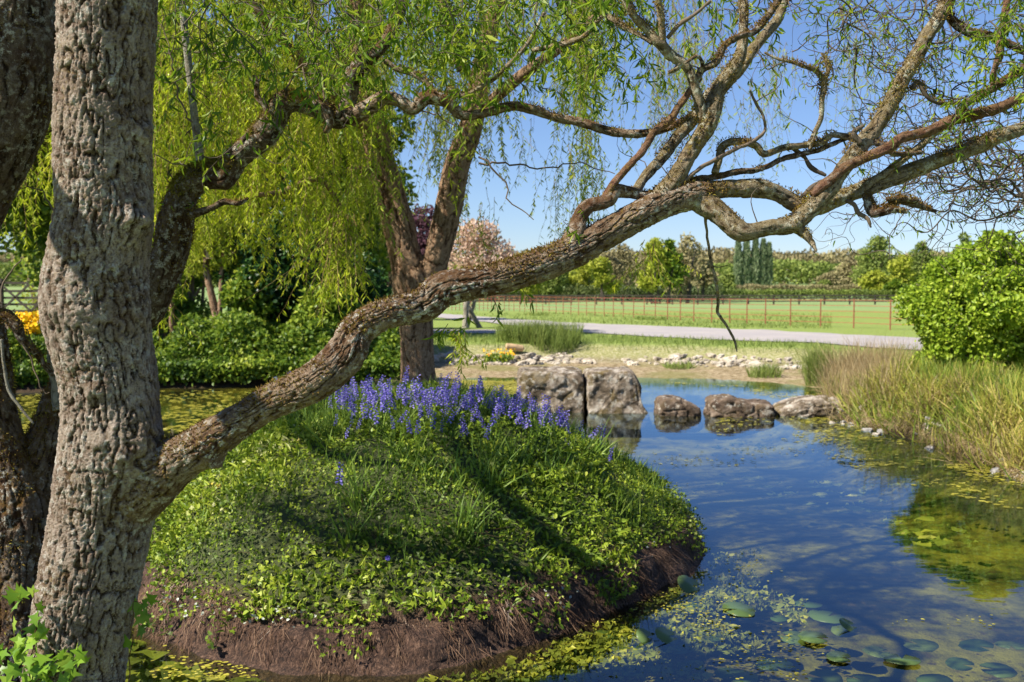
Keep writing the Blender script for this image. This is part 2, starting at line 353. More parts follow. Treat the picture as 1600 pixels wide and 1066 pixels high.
M['rust'] = plain('rust_red_iron', (.34, .10, .055), .8, scale=9)
M['wood'] = plain('weathered_timber', (.075, .06, .048), .9, scale=12)
M['woodpale'] = plain('pale_timber', (.52, .36, .20), .8, scale=10)
M['hole_shade'] = plain('nest_hole_shade', (.05, .035, .025), .95, scale=12)

# ------------------------------------------------------------------ terrain
px0 = lambda u, v, z=0.: onplane(u, v, z)
POND = np.array([(-16, 6), (-9, 4.9), (-4.2, 4.5), (-1.6, 4.1), (1, 4.0), (4, 4.0), (7.8, 4.6), (8.6, 7), (7.4, 9.3), px0(1600, 745), px0(1520, 721), px0(1430, 686),
                 px0(1360, 668), px0(1305, 655), px0(1250, 648), px0(1262, 632), px0(1300, 622), px0(1270, 606), px0(1200, 597), px0(1110, 593), px0(1020, 590), px0(900, 588), px0(800, 590), px0(740, 590),
                 px0(690, 596), px0(640, 600), px0(500, 602), px0(400, 604), px0(240, 607), px0(100, 612), px0(0, 614), px0(-160, 628), (-19, 15)])
def sdist(X, Y, poly):
    X = np.asarray(X, float); Y = np.asarray(Y, float); d = np.full(X.shape, 1e9); ins = np.zeros(X.shape, bool)
    n = len(poly)
    for k in range(n):
        a, b = poly[k], poly[(k + 1) % n]; ex, ey = b[0] - a[0], b[1] - a[1]
        t = np.clip(((X - a[0]) * ex + (Y - a[1]) * ey) / (ex * ex + ey * ey), 0, 1)
        d = np.minimum(d, np.hypot(X - a[0] - t * ex, Y - a[1] - t * ey))
        c = ((a[1] > Y) != (b[1] > Y)) & (X < (b[0] - a[0]) * (Y - a[1]) / (b[1] - a[1] + 1e-12) + a[0]); ins ^= c
    return np.where(ins, -d, d)
def ground_info(X, Y):
    s = sdist(X, Y, POND) + .18 * fbm(np.stack([X * .9, Y * .9, X * 0], -1), 2, 3)
    far = ss(-5, -2.2, X) * (1 - ss(8.5, 10, X)) * ss(16, 19, Y)
    W = .15 + 2.9 * far
    z = .11 * np.clip(s / W, 0, 1) + .42 * ss(0, 1, (s - W) / (.45 + 1.0 * far)) 
    z = z + .07 * ss(2, 6, s)
    z = np.where(s < 0, -.42 * ss(0, 1.6, -s), z)
    z = z + np.where(s > W + .2, .04 * fbm(np.stack([X * .6, Y * .6, X * 0], -1), 3, 8), .012 * fbm(np.stack([X * 4, Y * 4, X * 0], -1), 2, 8))
    z = z - .10 * ss(24, 60, Y) * ss(-2, 6, s) + .35 * ss(95, 125, Y) * 0
    z = z + np.maximum(Y - 130, 0) * .0125 * (1 + .15 * np.sin(X / 90)) + .3 * np.maximum(0, Y - 500) * .0125
    mud = (s < W + .15).astype(float); stone = ss(W - .25, W + .1, s) * (1 - ss(W + 1.0, W + 1.5, s)) * np.clip(far, 0, 1)
    return z, s, mud * far, stone, W
def gz(x, y):
    a = ground_info(np.array([float(x)]), np.array([float(y)])); return float(a[0][0])
def gzv(X, Y): return ground_info(np.asarray(X, float), np.asarray(Y, float))[0]
def axis(lo, hi, st, far0, far1, gr=1.16):
    a = list(np.arange(lo, hi, st)); s = st; x = a[-1]
    while x < far1: s *= gr; x += s; a.append(x)
    s = st; x = lo; pre = []
    while x > far0: s *= gr; x -= s; pre.append(x)
    return np.array(pre[::-1] + a)
xs = axis(-14, 13, .13, -1600, 1600); ys = axis(2, 36, .13, -25, 2600, 1.09)
GX, GY = np.meshgrid(xs, ys); zz, s_, mud, stone, W_ = ground_info(GX.ravel(), GY.ravel())
g = Geo(); nx, ny = len(xs), len(ys)
i = np.arange(ny - 1)[:, None] * nx; j = np.arange(nx - 1)[None]
F = np.stack([i + j, i + j + 1, i + nx + j + 1, i + nx + j], -1).reshape(-1, 4)
g.add(np.stack([GX.ravel(), GY.ravel(), zz], 1), F, sd=s_, mud=mud, stone=stone, w=W_)
m, nt, bs, out = mat('ground_surface')
sdn = attr(nt, 'sd'); n1 = noise(nt, .6, 6); n2 = noise(nt, 9, 6, .7); n3 = noise(nt, .05, 3)
grass = ramp(nt, n2, [(.3, (.10, .15, .035)), (.5, (.19, .25, .06)), (.7, (.30, .34, .10))])
grass = mixc(nt, mth(nt, 'MULTIPLY', rng01(nt, n1, .45, .65), .35), grass, (.20, .24, .06))
geo_ = nt.nodes.new('ShaderNodeNewGeometry'); sx = nt.nodes.new('ShaderNodeSeparateXYZ'); nt.links.new(geo_.outputs['Position'], sx.inputs[0])
crop = mixc(nt, rng01(nt, n3, .4, .6), (.16, .25, .09), (.22, .27, .11))
grass = mixc(nt, rng01(nt, sx.outputs[1], 75, 90), grass, crop)
mudc = ramp(nt, n2, [(.36, (.11, .085, .04)), (.5, (.25, .19, .11)), (.62, (.40, .33, .22))])
bed = mixc(nt, rng01(nt, noise(nt, 1.3, 6, .65), .42, .6), (.022, .022, .012), (.23, .20, .03))
bed = mixc(nt, rng01(nt, noise(nt, 11, 5, .7), .55, .65), bed, (.07, .05, .02))
c = mixc(nt, attr(nt, 'mud'), grass, mixc(nt, mth(nt, 'MULTIPLY', rng01(nt, n1, .48, .6), .6), mudc, (.16, .16, .05)))
edge = rng01(nt, mth(nt, 'ADD', mth(nt, 'SUBTRACT', sdn, attr(nt, 'w')), mth(nt, 'MULTIPLY', n2, -.5)), .35, -.05)
c = mixc(nt, mth(nt, 'MULTIPLY', edge, mth(nt, 'SUBTRACT', 1.0, attr(nt, 'mud'))), c, (.05, .034, .022))
c = mixc(nt, mth(nt, 'MULTIPLY', attr(nt, 'stone'), .6), c, ramp(nt, noise(nt, 14, 4, .8), [(.35, (.13, .12, .05)), (.52, (.30, .24, .15)), (.7, (.55, .5, .42))]))
c = mixc(nt, rng01(nt, sdn, .05, -.25), c, bed)
nt.links.new(c, bs.inputs['Base Color']); bs.inputs['Roughness'].default_value = .95; bs.inputs['Specular IOR Level'].default_value = .1
bump(nt, bs, n2, .7, .06)
tag(g.build('ground', m), kind='structure')

# water
g = Geo(); g.add(np.array([(-30, 2.2, 0), (16, 2.2, 0), (16, 30, 0), (-30, 30, 0.)]), np.array([[0, 1, 2, 3]]))
m, nt, bs, out = mat('pond_water')
nt.nodes.remove(bs)
gl = nd(nt, 'BsdfGlossy'); gl.inputs['Roughness'].default_value = .035; gl.inputs['Color'].default_value = (.58, .78, 1, 1)
tr = nd(nt, 'BsdfTransparent'); tr.inputs[0].default_value = (.80, .84, .66, 1)
fr = nd(nt, 'Fresnel'); fr.inputs[0].default_value = 1.36
b = nt.nodes.new('ShaderNodeBump'); b.inputs['Strength'].default_value = .05; b.inputs['Distance'].default_value = .04
tc = nt.nodes.new('ShaderNodeNewGeometry'); mp = nt.nodes.new('ShaderNodeMapping'); mp.inputs['Scale'].default_value = (1, 2.2, 1); nt.links.new(tc.outputs['Position'], mp.inputs[0])
nt.links.new(noise(nt, 2.4, 2, .5, mp.outputs[0]), b.inputs['Height'])
nt.links.new(b.outputs[0], gl.inputs['Normal'])
mx = nd(nt, 'MixShader'); nt.links.new(mth(nt, 'ADD', fr.outputs[0], .035, True), mx.inputs[0])
nt.links.new(tr.outputs[0], mx.inputs[1]); nt.links.new(gl.outputs[0], mx.inputs[2]); nt.links.new(mx.outputs[0], out.inputs[0])
tag(g.build('water', m), kind='structure')

def ribbon(name, near, far, z_off, m, n=160):
    """surface draped on the ground between two pixel-traced edges (given as world xy lists)"""
    def rs(pl):
        pl = np.array(pl); s = np.concatenate([[0], np.cumsum(np.hypot(*np.diff(pl, axis=0).T))]); t = np.linspace(0, s[-1], n)
        return np.stack([np.interp(t, s, pl[:, 0]), np.interp(t, s, pl[:, 1])], 1)
    a, b = rs(near), rs(far); k = 9; t = np.linspace(0, 1, k)
    G = a[:, None] * (1 - t)[None, :, None] + b[:, None] * t[None, :, None]; G = G.reshape(-1, 2)
    G = G + (.12 * fbm(np.concatenate([G, G[:, :1] * 0], 1) * 1.5, 2, 4))[:, None]
    V = np.concatenate([G, gzv(G[:, 0], G[:, 1])[:, None] + z_off], 1)
    i = np.arange(n - 1)[:, None] * k; j = np.arange(k - 1)[None]
    g = Geo(); g.add(V, np.stack([i + j, i + k + j, i + k + j + 1, i + j + 1], -1).reshape(-1, 4))
    return tag(g.build(name, m), kind='structure')
m, nt, bs, out = mat('drive_surface')
n2 = noise(nt, 30, 6, .7); n1 = noise(nt, .8, 4)
c = ramp(nt, n2, [(.3, (.22, .20, .20)), (.7, (.36, .33, .33))]); c = mixc(nt, mth(nt, 'MULTIPLY', rng01(nt, n1, .45, .7), .5), c, (.42, .38, .33))
nt.links.new(c, bs.inputs['Base Color']); bs.inputs['Roughness'].default_value = .95; bump(nt, bs, n2, .4, .01); M['road'] = m
zr = .50
near = [px0(u, v, zr) for u, v in ((560, 491), (680, 496.5), (750, 503), (850, 518), (930, 526), (1000, 530), (1130, 536), (1260, 541), (1420, 553), (1600, 568), (1800, 590))]
far_ = [px0(u, v, zr) for u, v in ((560, 487), (680, 490.5), (750, 495), (850, 503), (930, 508), (1000, 511), (1130, 516.5), (1260, 523), (1420, 533), (1600, 546), (1800, 562))]
ribbon('road', near, far_, .03, M['road'])
near = [px0(u, v, zr) for u, v in ((880, 524), (800, 524), (700, 524), (560, 525), (420, 527), (320, 531), (230, 532), (60, 536), (-200, 545))]
far_ = [px0(u, v, zr) for u, v in ((880, 518), (800, 518), (700, 518), (560, 518), (420, 518), (320, 519), (230, 518), (60, 520), (-200, 526))]
ribbon('path', near, far_, .02, M['road'])

# island mound
IC = np.array([-.85, 8.8])
IO = [px0(u, v) for u, v in ((210, 920), (245, 1000), (320, 1030), (400, 1047), (500, 1053), (600, 1052), (680, 1046), (750, 1035), (830, 1008), (900, 978), (960, 950), (1020, 925), (1075, 895), (1097, 868), (1090, 845))]
IO = np.array(IO + [(1.55, 9.3), (1.1, 10.5), (.3, 11.4), (-1., 11.8), (-2.4, 11.4), (-3.3, 10.4), (-3.55, 9.0), (-3.2, 7.7)])
ia = np.arctan2(IO[:, 1] - IC[1], IO[:, 0] - IC[0]); ir = np.hypot(IO[:, 0] - IC[0], IO[:, 1] - IC[1]); od = np.argsort(ia); ia, ir = ia[od], ir[od]
def irad(a): return np.interp(a, np.concatenate([ia[-1:] - 2 * math.pi, ia, ia[:1] + 2 * math.pi]), np.concatenate([ir[-1:], ir, ir[:1]]))
def iz(X, Y):
    X = np.asarray(X, float); Y = np.asarray(Y, float)
    dx, dy = X - IC[0], Y - IC[1]; rho = np.hypot(dx, dy) / irad(np.arctan2(dy, dx))
    p3 = np.stack([X, Y, X * 0], -1)
    z = .20 * ss(1.0, .945, rho) + (.90 - .16 * ss(-.4, 1.0, X)) * (1 - np.clip(rho / .93, 0, 1) ** 2.1)
    z = z + .085 * fbm(p3 * 1.5, 3, 5) * ss(1, .88, rho) + .02 * fbm(p3 * 9, 2, 6)
    z = np.where(rho > 1, -.5 * ss(1, 1.1, rho) , z)
    return z, rho
A_ = np.linspace(-math.pi, math.pi, 420, endpoint=False); RH = np.concatenate([np.linspace(0, .88, 70), np.linspace(.885, 1.02, 44), np.linspace(1.03, 1.12, 5)])
AA, RR = np.meshgrid(A_, RH); rr = irad(AA) * RR; X = IC[0] + rr * np.cos(AA); Y = IC[1] + rr * np.sin(AA)
Z, rho = iz(X.ravel(), Y.ravel())
bank = ss(.86, .93, rho) * (rho < 1.03)
pp = np.stack([X.ravel(), Y.ravel(), Z], 1)
bulge = bank * (.10 * fbm(pp * np.array([4, 4, 2.0]), 3, 9) + .02 * fbm(pp * 25, 2, 10))
od2 = np.stack([np.cos(AA).ravel(), np.sin(AA).ravel(), np.zeros(AA.size)], 1)
pp = pp + od2 * bulge[:, None]
na = len(A_); nr = len(RH); i = np.arange(nr - 1)[:, None] * na; j = np.arange(na)[None]; j2 = (j + 1) % na
g = Geo(); g.add(pp, np.stack([i + j, i + na + j, i + na + j2, i + j2], -1).reshape(-1, 4), bank=bank)
m, nt, bs, out = mat('island_earth')
n2 = noise(nt, 22, 6, .7); 
mp = nt.nodes.new('ShaderNodeMapping'); mp.inputs['Scale'].default_value = (1, 1, .18); tc = nt.nodes.new('ShaderNodeNewGeometry'); nt.links.new(tc.outputs['Position'], mp.inputs[0])
n3 = noise(nt, 70, 5, .75, mp.outputs[0], .6)
c = mixc(nt, attr(nt, 'bank'), ramp(nt, n2, [(.3, (.03, .045, .010)), (.7, (.10, .12, .03))]), ramp(nt, mth(nt, 'ADD', mth(nt, 'MULTIPLY', n3, .65), mth(nt, 'MULTIPLY', n2, .35)), [(.40, (.016, .008, .005)), (.5, (.075, .038, .023)), (.6, (.19, .11, .072)), (.7, (.36, .25, .18))]))
nt.links.new(c, bs.inputs['Base Color']); bs.inputs['Roughness'].default_value = .95; bump(nt, bs, n3, 1, .03)
tag(g.build('island_mound', m), kind='structure')
def hit_island(u, v, lift=0.0):
    u = np.asarray(u, float); v = np.asarray(v, float); dx = (u - 800) / FPX; dy = -(v - 533) / FPX
    D = np.stack([dx, cp + dy * sp, dy * cp - sp], -1); res = np.full(u.shape + (3,), np.nan); done = np.zeros(u.shape, bool)
    for t in np.arange(4.6, 12.5, .03):
        Q = CAM + D * t; z, rho = iz(Q[..., 0], Q[..., 1]); h = (~done) & (rho < 1) & (Q[..., 2] <= z + lift); res[h] = Q[h]; done |= h
    ok = ~np.isnan(res[..., 0]); return res[ok]

# ------------------------------------------------------------------ foreground corkscrew willow
def pxpath(rows, dY=0.0):
    out = []
    for r in rows:
        u, v, Y, w = r; q = P(u, v, Y + dY); out.append((*q, w / 2 * Y / FPX))
    return np.array(out)
def moss_tufts(g, path, dens=900, size=.013, side=.2, seed=0, cover=.5):
    p = interp_path(path, .01); L = np.linalg.norm(np.diff(p[:, :3], axis=0), axis=1).sum(); n = int(dens * L * (5 if p[:, 3].mean() > .03 else 2.8))
    if n < 4: return
    k = rng.integers(0, len(p) - 1, n); T, N, B = frames(p[:, :3]); th = rng.random(n) * 2 * math.pi
    D = N[k] * np.cos(th)[:, None] + B[k] * np.sin(th)[:, None]
    q = p[k, :3] + D * (p[k, 3] * .99)[:, None] + T[k] * (rng.random(n) - .5)[:, None] * .01
    q = q + D * rng.uniform(-.004, .008, n)[:, None]
    keep = (D[:, 2] > side - .9 * rng.random(n)) & (fbm(q * 7, 2, 31 + seed) > (.5 - cover) * .8 + .05 - .2 * D[:, 2])
    q, D = q[keep], D[keep]; n = len(q)
    leaves(g, q, D + .9 * rdir(n), rdir(n), size * (.5 + rng.random(n)), size * .45, 'rhomb')
TREE = thing('corkscrew_willow', 'big grey ridged trunk in the left foreground, its long limb arching right over the island', 'tree', tuple(P(120, 1150, 3.55)))
trunk_px = [(105, 1170, 3.5, 175), (112, 1100, 3.52, 158), (117, 1045, 3.55, 150), (128, 970, 3.56, 150), (142, 890, 3.58, 150), (158, 810, 3.6, 150), (166, 740, 3.6, 152), (170, 680, 3.6, 144), (171, 600, 3.6, 142),
            (157, 520, 3.6, 148), (151, 450, 3.6, 150), (155, 395, 3.6, 142), (164, 330, 3.6, 138), (163, 250, 3.6, 138), (164, 150, 3.6, 138), (168, 60, 3.6, 140), (170, -30, 3.6, 144), (172, -150, 3.6, 140)]
g = Geo()
lumps = [(P(225, 345, 3.5), .085, .06), (P(238, 205, 3.55), .045, .05), (P(110, 490, 3.5), .12, .025), (P(215, 480, 3.55), .08, .02), (P(205, 180, 3.46), .03, .02), (P(130, 380, 3.46), .06, .014), (P(150, 610, 3.45), .03, .02), (P(155, 690, 3.45), .03, .018), (P(180, 430, 3.45), .06, .012), (P(228, 700, 3.5), .12, .06), (P(190, 180, 3.45), .03, .012)]
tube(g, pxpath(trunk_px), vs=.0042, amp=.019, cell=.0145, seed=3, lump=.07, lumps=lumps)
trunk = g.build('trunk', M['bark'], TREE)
main_limb = [(140, 830, 3.64, 80), (185, 780, 3.61, 118), (235, 742, 3.58, 108), (290, 712, 3.54, 68), (330, 688, 3.52, 60), (380, 655, 3.52, 50), (430, 625, 3.52, 52), (490, 598, 3.52, 58), (535, 560, 3.55, 58), (560, 515, 3.58, 48), (605, 490, 3.6, 44), (660, 478, 3.65, 46),
             (692, 452, 3.68, 50), (760, 440, 3.7, 46), (830, 420, 3.75, 50), (900, 392, 3.8, 48), (960, 358, 3.85, 44), (1030, 320, 3.9, 44), (1075, 306, 3.93, 44), (1110, 303, 3.95, 34)]
BR = [  # (rows, material)
 ('A', 'bark_branch', [(1090, 306, 3.94, 34), (1130, 295, 3.97, 27), (1180, 296, 4.0, 29), (1225, 308, 4.03, 27), (1270, 322, 4.05, 27), (1320, 308, 4.1, 25), (1400, 276, 4.15, 25), (1480, 245, 4.2, 23), (1540, 222, 4.25, 22), (1610, 195, 4.3, 20), (1700, 150, 4.4, 18)]),
 ('B', 'bark_branch', [(1085, 312, 3.93, 36), (1125, 337, 3.92, 33), (1160, 364, 3.9, 30), (1200, 360, 3.92, 24), (1240, 350, 3.95, 27), (1270, 322, 3.97, 28), (1305, 280, 4.0, 25), (1345, 225, 4.05, 25), (1375, 185, 4.08, 23), (1410, 125, 4.1, 23), (1445, 70, 4.15, 22), (1478, 10, 4.2, 21), (1510, -60, 4.25, 20)]),
 ('Bs', 'bark_branch', [(1240, 352, 3.95, 20), (1258, 366, 3.93, 14), (1268, 378, 3.92, 10), (1275, 393, 3.9, 3)]),
 ('C', 'bark_branch', [(1030, 312, 3.9, 34), (1055, 278, 3.92, 30), (1080, 230, 3.95, 26), (1103, 191, 3.98, 27), (1120, 143, 4.0, 25), (1148, 107, 4.02, 22), (1160, 75, 4.05, 15), (1161, 20, 4.05, 15), (1158, -50, 4.1, 14)]),
 ('C2', 'bark_branch', [(1120, 150, 4.03, 16), (1150, 115, 4.1, 17), (1182, 72, 4.15, 15), (1205, 44, 4.2, 15), (1225, 5, 4.25, 14), (1250, -60, 4.3, 12)]),
 ('C3', 'bark_branch', [(1100, 190, 3.97, 16), (1088, 145, 3.95, 15), (1075, 108, 3.93, 14), (1050, 88, 3.92, 16), (1028, 66, 3.9, 15), (1008, 42, 3.9, 13), (988, 22, 3.88, 13), (972, -20, 3.85, 12)]),
 ('C3b', 'bark_branch', [(1036, 70, 3.9, 10), (1034, 30, 3.88, 10), (1024, -20, 3.85, 9)]),
 ('C3c', 'twig', [(1042, 60, 3.9, 6), (1062, 38, 3.88, 7), (1086, 22, 3.85, 5), (1110, 2, 3.85, 4)]),
 ('C3d', 'bark_branch', [(1020, 66, 3.9, 10), (1000, 55, 3.92, 7), (975, 42, 3.95, 8), (945, 25, 4.0, 7), (925, 45, 4.05, 7), (905, 60, 4.1, 8), (870, 72, 4.2, 8), (835, 78, 4.3, 7)]),
 ('C4', 'bark_dark', [(1090, 125, 3.95, 10), (1098, 108, 3.94, 11), (1118, 98, 3.93, 10), (1133, 72, 3.95, 10), (1155, 58, 3.97, 10), (1182, 46, 4.0, 10), (1208, 14, 4.02, 11), (1235, -40, 4.1, 10)]),
 ('C4b', 'bark_dark', [(1097, 112, 3.94, 8), (1097, 96, 3.9, 6), (1088, 88, 3.88, 6), (1072, 98, 3.86, 4)]),
 ('C4c', 'bark_branch', [(1062, 100, 3.92, 10), (1056, 108, 3.92, 8), (1046, 113, 3.9, 6)]),
 ('D', 'bark_limb', [(885, 396, 3.8, 34), (898, 366, 3.8, 27), (902, 342, 3.82, 24), (918, 322, 3.83, 22), (945, 316, 3.85, 22), (958, 300, 3.87, 24), (985, 300, 3.9, 18), (1005, 306, 3.9, 14), (1030, 304, 3.92, 16), (1048, 300, 3.93, 20)]),
 ('D1', 'bark_red', [(948, 310, 3.85, 16), (955, 292, 3.85, 12), (975, 268, 3.87, 11), (1000, 240, 3.88, 11), (1020, 210, 3.9, 11), (1042, 190, 3.92, 12), (1060, 165, 3.94, 11), (1076, 145, 3.95, 10), (1095, 122, 3.96, 10)]),
 ('D2', 'bark_branch', [(996, 298, 3.95, 16), (1010, 275, 4.0, 15), (1035, 245, 4.05, 17), (1062, 210, 4.1, 17), (1085, 183, 4.1, 16), (1098, 162, 4.1, 14), (1110, 140, 4.1, 12)]),
 ('G', 'bark_dark', [(1070, 288, 3.94, 14), (1090, 280, 3.95, 14), (1112, 277, 3.97, 10), (1148, 269, 4.0, 10), (1188, 265, 4.02, 8), (1216, 251, 4.05, 8), (1245, 243, 4.08, 8), (1275, 236, 4.1, 7), (1300, 226, 4.12, 7), (1330, 214, 4.12, 6)]),
 ('Hh', 'bark_branch', [(1118, 272, 3.97, 12), (1125, 250, 3.98, 12), (1130, 228, 4.0, 12), (1150, 221, 4.0, 11), (1178, 226, 4.02, 11), (1195, 241, 4.03, 10), (1222, 232, 4.05, 10), (1255, 227, 4.08, 10), (1282, 223, 4.1, 9), (1300, 211, 4.1, 9), (1325, 214, 4.1, 10), (1345, 222, 4.1, 9)]),
 ('Hu', 'bark_branch', [(1266, 234, 4.08, 6), (1272, 210, 4.08, 7), (1283, 185, 4.06, 7), (1284, 160, 4.05, 8), (1288, 132, 4.05, 9), (1277, 112, 4.04, 8), (1262, 106, 4.02, 6), (1240, 98, 4.0, 5), (1215, 92, 4.0, 4), (1195, 82, 4.0, 3)]),
 ('Hv', 'bark_branch', [(1284, 135, 4.05, 7), (1294, 112, 4.05, 6), (1290, 92, 4.05, 5), (1283, 83, 4.05, 3)]),
 ('Hd', 'twig_dark', [(1240, 232, 4.08, 7), (1258, 246, 4.1, 6), (1268, 262, 4.1, 7), (1290, 274, 4.1, 5)]),
 ('Hg', 'twig', [(1070, 284, 3.9, 6), (1095, 262, 3.92, 6), (1125, 246, 3.94, 6), (1152, 232, 3.95, 6), (1175, 222, 3.97, 6), (1195, 205, 4, 5), (1192, 180, 4, 4), (1180, 160, 4, 4), (1172, 142, 4, 3)]),
 ('I', 'bark_red', [(1268, 305, 3.95, 14), (1290, 285, 3.95, 15), (1320, 260, 3.97, 15), (1350, 248, 4.0, 15), (1385, 232, 4.0, 16), (1412, 213, 4.02, 15), (1450, 206, 4.05, 16), (1488, 190, 4.08, 17), (1530, 180, 4.1, 17), (1570, 165, 4.15, 16), (1612, 148, 4.2, 15)]),
 ('I2', 'bark_branch', [(1330, 306, 4.1, 14), (1370, 280, 4.1, 13), (1400, 258, 4.1, 12), (1430, 235, 4.12, 11), (1455, 212, 4.15, 10), (1478, 196, 4.15, 9)]),
 ('K', 'bark_dark', [(1498, 184, 4.08, 10), (1512, 162, 4.05, 11), (1535, 148, 4.05, 12), (1560, 132, 4.05, 13), (1600, 108, 4.1, 14), (1650, 80, 4.1, 13)]),
 ('L', 'bark_dark', [(1455, -30, 4.2, 14), (1485, 25, 4.2, 13), (1515, 52, 4.2, 13), (1550, 58, 4.2, 12), (1600, 80, 4.2, 12)]),
 ('L2', 'bark_red', [(1578, -20, 3.95, 11), (1570, 30, 3.95, 11), (1562, 80, 3.97, 11), (1555, 108, 4.0, 9), (1550, 132, 4.02, 7)]),
 ('M', 'bark_dark', [(1352, 302, 4.05, 14), (1360, 322, 4.03, 18), (1368, 332, 4.02, 16), (1395, 327, 4.0, 12), (1418, 330, 4.0, 7)]),
 ('Mb', 'bark_dark', [(1380, 327, 4.0, 10), (1405, 315, 4.02, 8), (1430, 318, 4.03, 12), (1445, 325, 4.05, 7), (1462, 330, 4.1, 5)]),
 ('Mc', 'bark_dark', [(1385, 312, 4.0, 7), (1405, 310, 4.0, 10), (1435, 312, 4.0, 8)]),
 ('Md', 'twig', [(1322, 314, 4.05, 6), (1335, 320, 4.03, 7), (1342, 332, 4.02, 7), (1355, 342, 4.0, 6), (1361, 355, 4.0, 3)]),
 ('Me', 'twig_dark', [(1345, 225, 4.0, 8), (1335, 208, 4.0, 9), (1350, 196, 4.0, 5)]),
 ('Mf', 'bark_dark', [(1360, 222, 4.05, 9), (1385, 228, 4.05, 11), (1400, 240, 4.05, 8), (1440, 238, 4.1, 6)]),
 ('Mg', 'twig_dark', [(1425, 140, 4.1, 9), (1436, 128, 4.1, 7), (1450, 152, 4.1, 6), (1470, 162, 4.12, 5), (1500, 160, 4.15, 4)]),
 ('Mk', 'twig_dark', [(1252, 310, 4.03, 7), (1270, 292, 4.03, 8), (1285, 283, 4.0, 6)]),
]
mossg = Geo(); tips = []
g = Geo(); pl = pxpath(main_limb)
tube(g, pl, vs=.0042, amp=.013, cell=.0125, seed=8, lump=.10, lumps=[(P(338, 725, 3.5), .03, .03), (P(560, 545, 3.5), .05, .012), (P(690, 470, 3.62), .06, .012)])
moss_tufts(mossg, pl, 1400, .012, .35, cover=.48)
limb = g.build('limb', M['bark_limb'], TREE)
for nm, mt, rows in BR:
    g = Geo(); pp_ = pxpath(rows); big = rows[1][3]
    tube(g, pp_, vs=.0055, amp=.0045 if big > 12 else .003, cell=.014, seed=len(nm) * 7 + ord(nm[0]), lump=.22, wob=.28)
    moss_tufts(mossg, pp_, 1100, .010, .1, cover=.42 if mt in ('bark_branch', 'bark_dark', 'bark_limb') else .2)
    o = g.build('branch', M[mt], TREE)
    tips.append(pp_)
mossg.build('moss', M['moss'], TREE)

# twisted twigs + leaves of the corkscrew willow
def twist_twig(start, d0, length, step=.03, curl=.8, up=0.0, seed=0):
    pts = [np.array(start, float)]; d = nrm(np.array(d0, float)); n = max(3, int(length / step)); ax = nrm(rng.normal(size=3)); ph = rng.random() * 6; f = 2 + rng.random() * 2.5
    perp = nrm(np.cross(d, ax)); perp2 = np.cross(d, perp)
    for k in range(n):
        w = math.sin(ph + k * step * 2 * math.pi * f) * perp + math.cos(ph * 1.7 + k * step * 2 * math.pi * f * .8) * perp2
        dd = nrm(d + curl * w + np.array([0, 0, up])); pts.append(pts[-1] + dd * step)
        if rng.random() < .12: d = nrm(d + .5 * rng.normal(size=3))
    return np.array(pts)
twg = Geo(); cl = Geo()
def twig_leaves(gl_, pts, per, L, W, droop=.8, shape='lance'):
    n = max(1, int(per * len(pts))); k = rng.integers(1, len(pts), n)
    D = rdir(n) * .8 + np.array([0, 0, -droop]); leaves(gl_, pts[k] + rng.normal(size=(n, 3)) * .006, D, rdir(n), L * (.5 + .7 * rng.random(n)), W * (.6 + .6 * rng.random(n)), shape, curl=rng.random(n) * 2.4 - .4)
# twig starts: (u0,u1,v0,v1,Y0,Y1,count,length,dirx,dirz,leafiness,r)
ZONES = [
 (270, 620, -60, 30, 3.8, 4.8, 36, .6, .2, -.9, 1.1, .0022),
 (600, 960, -70, 20, 3.9, 4.9, 50, .6, .2, -.9, 1.3, .0022),
 (250, 520, 40, 130, 3.9, 4.8, 14, .45, .6, .1, .9, .002),
 (960, 1240, -70, 10, 4.2, 5.2, 18, .5, 0, -1, .8, .0022),
 (1190, 1340, -50, 100, 4.1, 4.9, 16, .5, .4, -.3, .45, .003),
 (1340, 1600, -60, 40, 4.1, 5, 30, .5, -.3, -.7, .42, .003),
 (1400, 1610, 60, 200, 4.1, 4.8, 24, .45, -.6, -.1, .35, .0028),
 (1540, 1640, 0, 140, 3.7, 4.1, 24, .35, -.4, -.3, 2.0, .0022),
 (1430, 1640, 190, 290, 4.8, 6.2, 34, .8, -.9, -.12, .06, .0036),
 (1560, 1680, 220, 330, 4.8, 6.4, 36, 1.0, -1, -.05, .25, .0042),
 (240, 330, 60, 300, 4.2, 4.7, 7, .4, .5, .2, .5, .002),
]
for (u0, u1, v0, v1, Y0, Y1, cnt, ln, dx, dz, lf, r) in ZONES:
    for k in range(cnt):
        s0 = P(u0 + (u1 - u0) * rng.random(), v0 + (v1 - v0) * rng.random(), Y0 + (Y1 - Y0) * rng.random())
        t_ = twist_twig(s0, (dx + .5 * rng.normal(), .35 * rng.normal(), dz + .35 * rng.normal()), ln * (.6 + .8 * rng.random()))
        thin(twg, t_, r * (1 + .6 * rng.random()), .0008, 5)
        ls = .68 if u0 >= 1190 else 1.0
        if lf: twig_leaves(cl, t_, lf * 1.2, .066 * ls, .0125 * ls)
        for q in range(2 + int(lf < .6) * 2):
            kk = rng.integers(2, len(t_) - 1); t2 = twist_twig(t_[kk], rdir(1)[0] + np.array([dx, 0, dz]) * .6, ln * .45 * (.5 + rng.random()), curl=1.0)
            thin(twg, t2, r * .6, .0006, 4)
            if lf: twig_leaves(cl, t2, lf * 1.2, .06 * ls, .0115 * ls)
